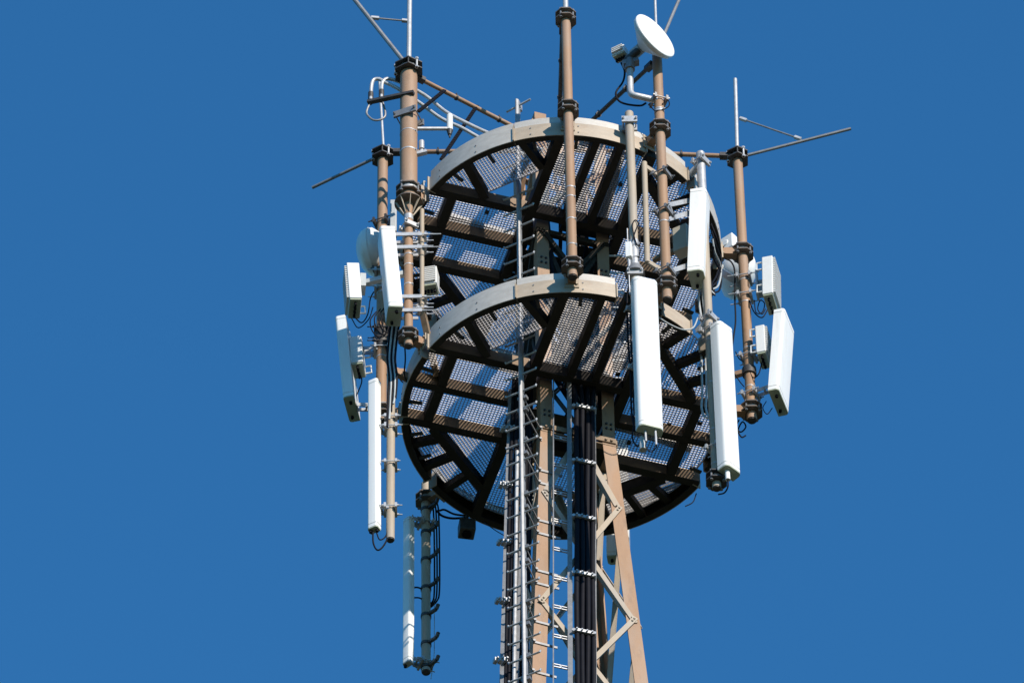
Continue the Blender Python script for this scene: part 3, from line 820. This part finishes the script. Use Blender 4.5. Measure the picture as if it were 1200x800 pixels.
ubolt(t, XD, YD, zat(XD, YD, 262), 0.056, 160, .26, mat=DARK, h=.04); ubolt(t, XD, YD, zat(XD, YD, 318), 0.056, 160, .26, mat=DARK)
t, nn = dish('white dish with grey back between the long right panel and rightmost pole', P(867, 323, .75), 24, 0.275, 0.22, 0.14, cone=False, shroud=0.08)
m = MB(); m.bar(P(867, 323, .75) - nn * 0.3, Vector((XC, YC, zat(XC, YC, 335))), 0.06, 0.07); m.build('mount_arm', GALV, t, smooth=0)
m = MB(); c = P(853, 288, .65); m.box(c, azv(-40) * .10, azv(50) * .05, UP * .11); m.cyl(c - azv(50) * .06 , c - azv(50) * .03, .045, 16); m.build('radio_box', WHITE, t, smooth=0, bevel=.01)
for v in (327, 348): ubolt(pC, XC, YC, zat(XC, YC, v), 0.053, -10, .34, h=.03)
m = MB(); m.box(Vector((XC + .13, YC - .05, zat(XC, YC, 338))), azv(-10) * .012, azv(80) * .05, UP * .19); m.build('bracket_plate', GALV, pC, smooth=0)
m = MB(); m.box(Vector((XC + .21, YC - .0, zat(XC, YC, 338))), azv(-10) * .08, azv(80) * .05, UP * .09); m.build('bracket_block', GREYP, pC, smooth=0)
radio('ribbed radio at upper right beside the rightmost pole, two square handles', P(903, 334, .02), -14, 0.30, 0.60, 0.115, lean=0.03)
radio('ribbed radio clipped behind the outermost right panel', P(894, 406, .02), -14, 0.24, 0.42, 0.10, lean=0.0)
radio('ribbed radio at upper left, topmost of the left radios', P(414, 340, -.80), 186, 0.28, 0.56, 0.13, lean=0.06)
radio('ribbed radio clipped behind the outermost left panel', P(419, 418, .08), 172, 0.22, 0.42, 0.13, lean=0.05)
m = MB(); m.bar(P(421, 333, -.80), Vector((XE - .05, YE + .03, P(421, 333, -.80).z)), .05, .06); m.build('side_arm', GREYP, pE, smooth=0)
m = MB(); m.box(P(425, 333, -.80), azv(6) * .03, azv(96) * .07, UP * .10); m.build('bracket_block', GREYP, pE, smooth=0)
for v in (322, 341): ubolt(pD, XD, YD, zat(XD, YD, v), 0.056, 180, .3)
for v in (389, 405): ubolt(pD, XD, YD, zat(XD, YD, v), 0.056, 180, .3, mat=DARK)
m = MB(); m.ngon((XD, YD, zat(XD, YD, 398)), 0.078, -.16, .16, 12); m.build('sleeve', DARK, pD)
radio('ribbed radio behind the pale post at the left platform rim', P(504, 329, -.55), -100, 0.17, 0.27, 0.16)
t = thing('equipment_box', 'beige box beside the leaning upper right panel', 'equipment box', P(800, 285, -.75))
m = MB(); c = P(800, 283, -.75); m.box(c, azv(-28) * .085, azv(62) * .07, UP * .19); m.build('casing', BEIGE, t, smooth=0, bevel=.01)
m = MB(); m.box(c + azv(-28) * .09, azv(-28) * .006, azv(62) * .05, UP * .16); m.build('lid', GREYP, t, smooth=0)
m = MB(); m.bar(c + azv(152) * .08 - UP * .1, c + azv(152) * .35 - UP * .1, .05, .05); m.build('bracket', DARKB, t, smooth=0)
t = thing('amplifier_box', 'small white box with thin rods left of the pale front pole', 'amplifier box', P(737, 300, -1.7))
m = MB(); c = P(737, 294, -1.70); m.box(c, azv(-15) * .032, azv(75) * .03, UP * .115); m.build('casing', WHITE, t, smooth=0, bevel=.006)
m = MB(); m.cyl(P(735, 268, -1.7), P(738, 345, -1.7), 0.007, 8); m.cyl(P(737.2, 305, -1.7), P(737.8, 316, -1.7), 0.017, 10); m.build('rod', GALV, t)
m = MB(); m.bar(P(735, 289, -1.69), P(749, 286, -1.69), .02, .03); m.build('bracket', GALVD, t, smooth=0)
m = MB(); m.bar(P(735, 303, -1.69), P(749, 300, -1.69), .02, .02); m.build('bracket', GALVD, t, smooth=0)
t = thing('hanging_enclosure', 'small dark box hanging under the far left edge of the lower platform', 'lamp housing', P(547, 612, 1.28))  # plain small square enclosure, no lamp inside
m = MB(); c = P(547, 619, 1.28); m.box(c, azv(10) * .085, azv(100) * .08, UP * .085); m.build('casing', DARK, t, smooth=0, bevel=.012)
m = MB(); m.cyl(c + UP * .08, P(547, 604, 1.28), .02, 8); m.build('stem', DARK, t)
m = MB(); m.cyl(c - UP * .085, c - UP * .1, .05, 16); m.build('lens', BLACK, t)

# ------------------------------------------------------------------ thin posts with brackets
def post(label, a, b, Y, r, arms):
    t = thing('guard_post', label, 'post', P(b[0], b[1], Y))
    m = MB(); m.cyl(P(a[0], a[1], Y), P(b[0], b[1], Y), r, 14); m.build('tube', PALE, t)
    for (p, q, y2) in arms:
        m = MB(); m.bar(P(p[0], p[1], Y), P(q[0], q[1], y2), 0.028, 0.045); m.build('arm', PALE, t, smooth=0)
    return t
post('slim pale upright with two stub arms left of the right front tan pole', (755, 191), (758.5, 308), YB - .02, 0.030, [((756, 195), (773, 206), YB), ((758.5, 306), (777, 318), YB)])
t = post('slim pale upright post at the left rim beside the slim tan pole', (494.5, 246), (494.5, 364), -.92, 0.024, [])
m = MB(); m.bar(P(494.5, 363, -.92), pol(1.4, R_(-160), 0.12), .06, .08); m.build('foot_arm', DARKB, t, smooth=0)
for v in (278, 292, 352, 364): ubolt(t, P(494.5, v, -.92).x, -.92, P(494.5, v, -.92).z, 0.024, 180, 0.24, h=.016)

# ------------------------------------------------------------------ access ladder
lad = thing('access_ladder', 'silver single-rail climbing ladder with stub rungs both sides, left of the tower leg', 'ladder', P(614.5, 830, -.93))
rt, rb = P(606, 118, -.93), P(615.8, 860, -.93)
dl = (rb - rt).normalized()
rd_ = azv(-27); rn = azv(-117)
m = MB()
o8 = [(-.021, -.03), (.021, -.03), (.021, .010), (.006, .030), (-.006, .030), (-.021, .010)]
m.loft([[x + rd_ * a + rn * b for a, b in o8] for x in (rt, rb)])
m.build('rail', GALVM, lad, smooth=0)
L = (rb - rt).length
m = MB(); q = rt + dl * (0.262 * 8); m.tube([q - rd_ * .175 + UP * .02, q - rd_ * .168, q + rd_ * .168, q + rd_ * .175 + UP * .02], .011, 8)
r0 = m.build('rung', GALV, lad)
k = -7
while 0.262 * (8 + k) < L - 0.02:
    if k != 0 and k != -7:
        c = r0.copy(); COL.objects.link(c); c.parent = lad; c.location = dl * (0.262 * k)
    k += 1
m = MB()
q = rt + dl * .10; m.cyl(q - rd_ * .13 - UP * .02, q + rd_ * .16 + UP * .03, .012, 8); m.box(rt + dl * .09 - rn * .04, rd_ * .03, rn * .02, UP * .05)
m.build('top_grip', GALV, lad)
for v in (466, 480, 515, 531, 578, 594, 641, 657, 705, 731, 768, 795):
    z = zat(-.45, -.93, v); f = (z - rt.z) / (rb.z - rt.z); q = rt + (rb - rt) * f
    h = half(z); cn = uv(-h, -h - .008, z - .04); e = uv(-h + .24, -h - .012, z - .06)
    if v in (466, 480): cn = uv(-h - .004, -h - .004, z); e = cn + uv(.02, 0, 0)
    m = MB(); m.bar(q - rn * .03 + rd_ * .02, cn, .010, .018); m.bar(cn, e, .012, .028)
    m.cyl(cn - uv(0, .0, 0), cn + uv(0, -.03, 0), .015, 8)
    m.bar(q - rn * .02 - rd_ * .04, q - rn * .02 + rd_ * .06, .05, .04)
    m.build('wall_bracket', GALVD, lad, smooth=0)

# ------------------------------------------------------------------ cable ladders and feeder cables
zc0, zc1 = -0.30, -6.2
def on_front(px_top, px_bot, z, out):
    f = (z - zc0) / (zc1 - zc0)
    y = -0.47 + (-0.74 + 0.47) * f - out
    # px interpolated; find the point with that px at height z
    px = px_top + (px_bot - px_top) * f
    x = (P(px, 489 - 74 * z - 0, y)).x
    yy = y + (x - 0.15) * 0.315
    return Vector((x, yy, z))
cl = thing('cable_ladder', 'steel cable ladder on the tower face carrying the thick black feeder bundle', 'cable ladder', on_front(685, 685, zc1, 0), 'cable ladders on the tower')
for a, b, r in ((649.5, 649, .006), (668, 669.5, .024), (698, 699, .012)):
    m = MB(); p, q = on_front(a, b, 0.1, -.03), on_front(a, b, zc1, -.03)
    m.bar(p, q, r * 2, .05, Vector((0, -1, 0))); m.build('side_rail', GALVD, cl, smooth=0)
z = -0.9
k = 0
while z > zc1 + .1:
    m = MB(); p, q = on_front(648, 648, z, -.03), on_front(668, 668, z, -.03)
    m.bar(p, q, .014, .010); m.bar(p - UP * .035, q - UP * .035, .014, .010); m.bar((p + q) / 2 + UP * .005, (p + q) / 2 - UP * .040, .014, .02, Vector((1, 0, 0))); m.build('rung', GALV, cl, smooth=0)
    z -= .445; k += 1
zcl = [-0.42 - .885 * k for k in range(7)]
for z in zcl:
    m = MB(); p, q = on_front(676, 676, z, .045), on_front(698, 698, z, .045)
    m.bar(p, q, .03, .035); m.cyl(on_front(673.5, 673.5, z, .0), on_front(673.5, 673.5, z, .05), .02, 8)
    m.cyl(q + Vector((0, -.02, 0)), q + Vector((0, .06, 0)), .018, 8)
    for kk in range(4):
        w_ = on_front(677.5 + 6 * kk, 677.5 + 6 * kk, z, .062); m.cyl(w_, w_ + Vector((0, -.02, .0)), .010, 6)
    m.build('cable_clamp', GALV, cl, smooth=0)
labs = ['leftmost thick black feeder cable of the bundle in front of the tower', 'second thick black feeder cable from the left in the front bundle', 'third thick black feeder cable from the left in the front bundle', 'rightmost thick black feeder cable of the bundle in front of the tower']
for k in range(4):
    px = 677 + 6.3 * k
    pts = [on_front(px + .5 * math.sin(k * 1.7 + z * 2.3), px + .6 + .5 * math.sin(k * 1.7 + z * 2.3), z, 0.012 + .006 * math.sin(k * 2.9 + z * 3.1)) for z in (zc1, -5.3, -4.85, -4.4, -3.95, -3.5, -3.05, -2.6, -2.15, -1.7, -1.25, -.85, -.42)]
    e = pts[-1]
    pts += [e + Vector((.01 * (k - 1.5), .02, .3)), e + Vector((.03 * (k - 1.5), .12, .62)), e + Vector((.06 * (k - 1.5), .25, 1.0))]
    sp_ = spline(pts, 4)
    m = MB(); m.tube(sp_, (.0265, .0245, .0262, .0238)[k], 14)
    o = m.build('feeder_cable', BLACK, None, loc=pts[0]); tag(o, labs[k], 'cable', 'thick black feeder cables on the tower')
    # second row behind
for k in range(3):
    px = 680 + 6.3 * k
    pts = [on_front(px, px + .6, z, -0.045) for z in (zc1, -4, -2, -.5)]
    e = pts[-1]; pts += [e + Vector((.04 * (k - 1), .1, .5)), e + Vector((.1 * (k - 1), .2, 1.2))]
    m = MB(); m.tube(spline(pts, 4), 0.0255, 12)
    o = m.build('feeder_cable', BLACK, None, loc=pts[0]); tag(o, 'black feeder cable in the hidden back row of the front bundle', 'cable', 'black feeder cables in the hidden back row')
# left cable ladder
def on_left(px_t, px_b, z, Y0=-.35, Y1=-.47):
    f = (z + .26) / (-4.42 + .26); Y = Y0 + (Y1 - Y0) * f
    px = px_t + (px_b - px_t) * f
    return Vector((P(px, 489 + 86 * Y - 74 * z, Y).x, Y, z))
cl2 = thing('cable_ladder', 'cable ladder with dark cables along the left edge of the tower', 'cable ladder', on_left(597, 588, -6, -.35, -.47), 'cable ladders on the tower')
for (a, b) in ((597.5, 587.5), (611, 605)):
    m = MB(); m.bar(on_left(a, b, .05), on_left(a, b, -6), .045, .04, Vector((0, -1, 0))); m.build('side_rail', GALVD, cl2, smooth=0)
z = -.62
while z > -6:
    m = MB(); c = on_left(598, 588.5, z, -.40, -.52)
    for kk in range(3):
        q = c + azv(205) * (.05 * kk - .02) + UP * (-.02 * kk); m.box(q, azv(205) * .018, azv(115) * .03, UP * .022)
        m.cyl(q + azv(-60) * .02, q + azv(-60) * .06, .012, 6)
    m.build('cable_clamp', GALV, cl2, smooth=0)
    z -= .885
for k in range(6):
    pts = [on_left(601 + 4.2 * k + .5 * math.sin(k * 2 + z), 591.5 + 4.9 * k + .5 * math.sin(k * 2 + z), z, -.38 + .05 * (k > 2), -.48 + .05 * (k > 2)) for z in (-6, -5, -4.2, -3.3, -2.4, -1.5, -.7, -.2, .3)]
    m = MB(); m.tube(pts, (.019, .023, .021, .024, .020, .024)[k], 10); o = m.build('feeder_cable', BLACK, None, loc=pts[0])
    tag(o, ['dark cable nearest the outer rail of the left cable ladder', 'second dark cable from the outer rail of the left cable ladder', 'third dark cable from the outer rail of the left cable ladder', 'fourth dark cable from the outer rail of the left cable ladder', 'dark cable second nearest the tower leg on the left cable ladder', 'dark cable nearest the tower leg on the left cable ladder'][k], 'cable', 'dark cables on the left cable ladder')
m = MB(); pts = [on_left(607, 602, z, -.42, -.52) for z in (-6, -1.0)]; m.cyl(pts[0], pts[1], .02, 10)
o = m.build('conduit', GALV, None, loc=pts[0]); tag(o, 'pale conduit running down just left of the ladder rail', 'conduit')

# ------------------------------------------------------------------ wires
def wire(label, pts, r, mat=BLACK, group='thin black jumper cables', name='jumper_cable', k=6):
    pp = [P(*p) for p in pts]
    m = MB(); m.tube(spline(pp, k), r, 8)
    o = m.build(name, mat, None, loc=pp[0]); tag(o, label, 'cable', group)
    return o
wire('black cable drooping from the small radio behind the drum shaped dish', [(728, 74, YB), (732, 84, YB), (730, 96, YB), (722, 108, YB), (724, 117, YB), (733, 122, YB), (750, 124, YB), (757, 121, YB)], .011)
wire('thin loop of cable at the elbow pipe right of the right front pole', [(776, 122, YB - .05), (783, 118, YB - .05), (784, 124, YB - .05), (778, 128, YB - .05), (768, 130, YB - .05), (762, 124, YB - .05)], .006)
for i, dx in enumerate((0, 5)):
    wire(['left one of two grey cables dropping below the leaning upper right panel', 'right one of two grey cables dropping below the leaning upper right panel'][i],
         [(820 + dx * .6, 336, -1.0), (819 + dx, 352, -.9), (822 + dx, 378, -.85), (822 + dx, 420, -.8), (823 + dx, 460, -.75), (822 + dx, 476, -.75), (825 + dx, 487, -.75), (831 + dx, 490, -.75)], .012, mat=GREYP, group='grey cables below the upper right panel')
wire('thin grey cable swinging under the right rim segment', [(772, 372, -1.4), (785, 380, -1.4), (800, 386, -1.35), (812, 384, -1.2), (818, 372, -1.1)], .008, mat=GREYP, group=None)
wire('thin dark cable hanging in front of the white dish by the rightmost pole', [(850, 303, .1), (857, 307, .1), (861, 318, .1), (861, 345, .1), (862, 375, .1), (860, 392, .1), (857, 412, .1)], .009)
wire('coil of black cable under the upper right ribbed radio', [(897, 362, .0), (893, 368, .0), (888, 362, .0), (891, 352, .0), (896, 356, .0), (893, 366, .0), (886, 366, .0), (884, 352, .0)], .006)
wire('thin cable loop under the outermost right panel', [(898, 470, .0), (894, 478, .0), (899, 485, .0), (905, 478, .0)], .005)
wire('thin black wire left of the rightmost pole, middle part', [(862, 412, .1), (866, 420, .1), (872, 424, .1)], .006)
wire('thin black wire left of the rightmost pole, lower part', [(861, 438, .1), (867, 447, .1), (872, 453, .1)], .006)
wire('coil of black cable under the rightmost pole foot', [(866, 492, .2), (862, 500, .2), (868, 506, .2), (874, 500, .2), (870, 494, .2), (865, 504, .2), (869, 512, .2), (874, 510, .2)], .008)
wire('black loop of cable under the long slim left panel', [(437, 622, -.62), (437.5, 636, -.62), (442, 644, -.62), (448, 641, -.62), (454, 631, -.6), (457, 622, -.6)], .009)
wire('second black cable from the slim left panel to the grey mast', [(441, 623, -.62), (445, 632, -.62), (452, 628, -.6), (456, 616, -.6)], .007)
for i, dx in enumerate((0, 3, 6)):
    wire(['left one of the three black cables along the hanging pole', 'middle one of the three black cables along the hanging pole', 'right one of the three black cables along the hanging pole'][i],
         [(506 + dx, 588, 1.2), (508 + dx, 600, 1.2), (509 + dx, 640, 1.2), (509 + dx, 690, 1.2), (507 + dx * .8, 704, 1.2), (500, 709 + dx, 1.2)], .009, group='black cables along the hanging pole')
wire('black cable slung from the lower platform edge to the hanging pole, upper one', [(515, 598, 1.2), (521, 597, 1.2), (532, 602, 1.25), (546, 604, 1.3)], .011)
wire('black cable slung from the lower platform edge to the hanging pole, lower one', [(512, 598, 1.2), (518, 604, 1.22), (530, 607, 1.25), (548, 606, 1.3)], .013)
wire('thin pale wire dangling right of the hanging pole', [(509, 700, 1.2), (509, 740, 1.2), (508.5, 770, 1.2), (505, 795, 1.2)], .004, mat=GALV, group=None)
wire('upper cable from the slim hanging panel to its pole', [(484, 688, 1.15), (490, 688, 1.16), (497, 691, 1.2)], .009)
wire('lower cable from the slim hanging panel to its pole', [(484, 700, 1.15), (491, 700, 1.16), (497, 703, 1.2)], .008)
wire('thin black wire sagging from the lower platform rim to the tower', [(568, 612, 1.3), (582, 622, 1.0), (598, 631, .6)], .005)
wire('thin black wire dangling from the lower platform rim at right', [(816, 578, .8), (812, 588, .8), (803, 593, .8)], .006)
for i, (dx, dy) in enumerate(((0, 0), (-5, 3), (5, -2))):
    wire(['loose black cable loop round the leftmost pole, middle one', 'loose black cable loop round the leftmost pole, outer left one', 'loose black cable loop round the leftmost pole, right hand one'][i],
         [(446 + dx, 362 + dy, .0), (439 + dx, 372 + dy, .0), (441 + dx, 384 + dy, -.02), (449 + dx, 392 + dy, 0), (455 + dx, 384 + dy, 0), (452 + dx, 370 + dy, 0), (457, 360, 0)], .007)
for i in range(5):
    x = 455 + 2.3 * i
    wire(['cable nearest the pole in the bunch hanging under the leaning left panel', 'second cable from the left in the bunch under the leaning left panel', 'middle cable in the bunch under the leaning left panel', 'fourth cable from the left in the bunch under the leaning left panel', 'rightmost cable in the bunch under the leaning left panel'][i],
         [(458 + 2.6 * i, 376, -.78), (456 + 2.4 * i, 395, -.70), (x - 1, 420, -.66), (x + 1, 442, -.66), (x - .5 + (i % 2), 465, -.66), (x - 1, 500 - 9 * i, -.66)], .011, mat=(GREYP if i in (1, 3) else BLACK), group='cables bunched under the leaning left panel')
wire('black cable looping from the left bunch to the lower rim', [(464, 430, .1), (470, 446, .1), (482, 450, .0), (496, 448, -.2)], .007)
wire('black cable hanging behind the slim tan pole foot', [(474, 400, -.85), (475, 420, -.8), (474, 440, -.6), (480, 452, -.4)], .008)
# stub cable arms on the hanging pole
for v in (598, 625, 657, 690, 722, 755, 782):
    z = zat(XK, YK, v); m = MB(); c = Vector((XK, YK, z)); d = azv(-50)
    m.ngon(c, .056, -.02, .02, 14); m.bar(c + d * .05, c + d * .17 - UP * .03, .03, .03); m.bar(c + d * .17 - UP * .03, c + d * .2 + UP * .02, .03, .03)
    m.build('cable_arm', DARK, pK, smooth=0)
# clutter inside the mast between the platforms
def tray(label, p, q, wd):
    m = MB(); p, q = Vector(p), Vector(q); m.bar(p, q, wd, .012)
    d = (q - p).normalized(); s_ = d.cross(UP).normalized() if abs(d.z) < .9 else Vector((1, 0, 0))
    for sg in (-1, 1): m.bar(p + s_ * (sg * wd / 2) + UP * .02, q + s_ * (sg * wd / 2) + UP * .02, .006, .05)
    o = m.build('cable_tray', GALVD, None, smooth=0, loc=p); tag(o, label, 'cable tray')
tray('cable tray lying across the lower platform floor from the tower', uv(.45, .1, .235), uv(1.45, .2, .235), .18)
tray('cable tray lying across the upper platform floor at right', uv(.2, -1.4, 2.775), uv(.3, -.45, 2.775), .14)
tray('cable tray lying across the upper platform floor at left', uv(-.45, .1, 2.775), uv(-1.4, .0, 2.775), .16)
for i, (a, b, c) in enumerate((((-.2, -.3), 2.1, .4), ((.25, -.1), 1.7, .5), ((.05, .2), 1.2, .45))):
    pts = [uv(a[0], a[1], .2), uv(a[0] + .1, a[1] + .05, b * .5), uv(a[0] - .05, a[1] - .1, b), uv(a[0] + .2, a[1] + .1, 2.3), uv(a[0] + .3, a[1] + .3, 2.9)]
    m = MB(); m.tube(spline(pts, 6), .02, 10); o = m.build('feeder_cable', BLACK, None, loc=pts[0])
    tag(o, ['black cable inside the mast near the front left leg', 'black cable inside the mast near the front right leg', 'black cable inside the mast near its back'][i], 'cable', 'black cables inside the mast')

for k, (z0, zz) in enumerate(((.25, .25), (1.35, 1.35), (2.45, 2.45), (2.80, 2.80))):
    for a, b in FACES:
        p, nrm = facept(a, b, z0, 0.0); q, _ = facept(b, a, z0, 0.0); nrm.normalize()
        m = MB(); m.bar(p - nrm * .03, q - nrm * .03, .05, .07); m.build('horizontal_frame', SHADED, tower, smooth=0)
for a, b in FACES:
    brace(b, 0.3, a, 2.4, 0.05, -0.02, -1, mat=SHADED); brace(a, 0.9, b, 2.4, 0.05, -0.03, 1, mat=SHADED)
for k in range(11):
    z = 0.35 + k * .28
    p = uv(half(0) + .005, -half(0) + .03, z)
    m = MB(); m.cyl(p, p + uv(.13, -.02, .015), .010, 8); m.cyl(p + uv(.125, -.02, .015), p + uv(.14, -.02, .016), .018, 8); m.build('step_bolt', GALV, tower)
for i in range(7):
    u = -.24 + .09 * i
    pts = [uv(u * .6 + .1, -.30 + .03 * (i % 3), -.1), uv(u, -.2 + .05 * (i % 2), .5), uv(u * 1.1, -.05 - .06 * (i % 3), 1.1), uv(u * .8 + .05 * math.sin(i * 2.1), .06, 1.7), uv(u, -.12, 2.4), uv(u * 1.2, -.2 + .1 * (i % 2), 3.1), uv(u * .9, .0, 3.9)]
    m = MB(); m.tube(spline(pts, 6), .021, 10); o = m.build('feeder_cable', BLACK, None, loc=pts[0])
    tag(o, 'black feeder cable climbing inside the dark mast between the two platforms', 'cable', 'feeder cables climbing inside the mast')
for i, (c, r, az) in enumerate((((.05, -.32, .42), .16, 10), ((-.12, -.25, .75), .20, 40), ((.22, -.2, .25), .13, 70), ((.1, -.3, 1.25), .18, -20))):
    c0 = uv(*c); e1 = azv(az); e2 = (UP + azv(az + 90) * .5).normalized()
    pts = [c0 + e1 * (r * math.cos(t * .42)) + e2 * (r * math.sin(t * .42)) + azv(az + 90) * (.004 * t) for t in range(28)]
    m = MB(); m.tube(pts, .014, 8); o = m.build('cable_coil', BLACK, None, loc=c0)
    tag(o, ['coil of spare black cable in the mast just above the feeder bundle, lower one', 'coil of spare black cable in the mast, left one near the ladder', 'small coil of spare black cable at the right of the mast', 'coil of spare black cable half way up the mast'][i], 'cable coil', 'coils of spare cable in the mast')
t = thing('equipment_box', 'slim dark box in shade between the two left tan poles', 'equipment box', P(461, 272, -.35))
m = MB(); c = P(461, 257, -.35); m.box(c, azv(0) * .035, azv(90) * .06, UP * .26); m.build('casing', GREYP, t, smooth=0, bevel=.01)
m = MB(); m.box(c - UP * .275, azv(0) * .03, azv(90) * .05, UP * .014); m.build('end_cap', DARK, t, smooth=0)
m = MB(); m.bar(c + UP * .1, Vector((XD, YD, c.z + .1)), .04, .04); m.build('bracket', DARK, t, smooth=0)
rng = random.Random(3)
for pf, zb in ((low, 0.0), (upp, 2.54)):
    k = 0
    while k < 16:
        u, v = rng.uniform(-1.5, 1.5), rng.uniform(-1.5, 1.5)
        if u * u + v * v > 2.2 or (abs(u) < .5 and abs(v) < .5) or (u < -.4 and v < -.4): continue
        m = MB(); p = uv(u, v, zb + .15); m.box(p, uv(.022, 0, 0), uv(0, .022, 0), UP * .008); m.cyl(p, p + UP * .05, .007, 6); m.build('grating_clip', DARK, pf, smooth=0); k += 1

wire('black cable running down behind the left edge of the tallest front panel', [(738, 330, -1.60), (735, 350, -1.60), (736, 400, -1.6), (739, 440, -1.6), (740, 480, -1.6), (744, 505, -1.6)], .010, group='black cables beside the tallest front panel')
wire('second black cable left of the tallest front panel, ending in a drip loop', [(741, 340, -1.60), (739, 380, -1.60), (741, 430, -1.6), (743, 490, -1.6), (741, 512, -1.6), (746, 522, -1.6), (753, 520, -1.65)], .008, group='black cables beside the tallest front panel')
wire('black drip loop under the tallest front panel, right one', [(757, 517, -1.8), (757, 524, -1.78), (763, 529, -1.75), (769, 524, -1.76), (769, 520, -1.8)], .006)
wire('black jumper looping on the pale front pole over the tallest panel', [(741, 282, -1.71), (745, 270, -1.71), (748, 262, -1.7), (744, 258, -1.7), (741, 266, -1.71), (746, 286, -1.71), (750, 288, -1.7)], .006)
wire('thin black wire down the pale front pole', [(749, 262, -1.68), (750, 290, -1.68), (748, 306, -1.68), (741, 312, -1.7)], .005)
for i in range(4):
    wire(['first black jumper in the tangle right of the upper right panel', 'second black jumper in the tangle right of the upper right panel', 'third black jumper in the tangle right of the upper right panel', 'fourth black jumper in the tangle right of the upper right panel'][i],
         [(833 + i, 262 + 9 * i, -.6), (840 - i, 280 + 8 * i, -.5), (845, 300 + 7 * i, -.3), (840 + i, 322 + 6 * i, -.4), (834, 334 + 3 * i, -.6), (838, 346, -.6)], .010, mat=(GREYP if i == 2 else BLACK), group='jumper tangle right of the upper right panel')
wire('black jumper from the outer left panel radio down to its foot', [(421, 436, .1), (424, 446, .1), (420, 458, .1), (416, 466, .12)], .007)
wire('black jumper under the topmost left radio', [(416, 372, -.78), (424, 378, -.6), (431, 368, -.3), (434, 350, -.1), (438, 342, .0)], .007)
wire('second black jumper under the topmost left radio', [(412, 373, -.78), (420, 384, -.6), (432, 374, -.3), (437, 360, .0)], .006)
wire('black jumper from the upper right radio to the rightmost pole', [(900, 362, .0), (893, 372, .0), (884, 366, .05), (878, 352, .05)], .007)
wire('black jumper from the clipped right radio to the rightmost pole', [(893, 424, .0), (889, 438, .0), (882, 442, .05), (877, 430, .05)], .007)
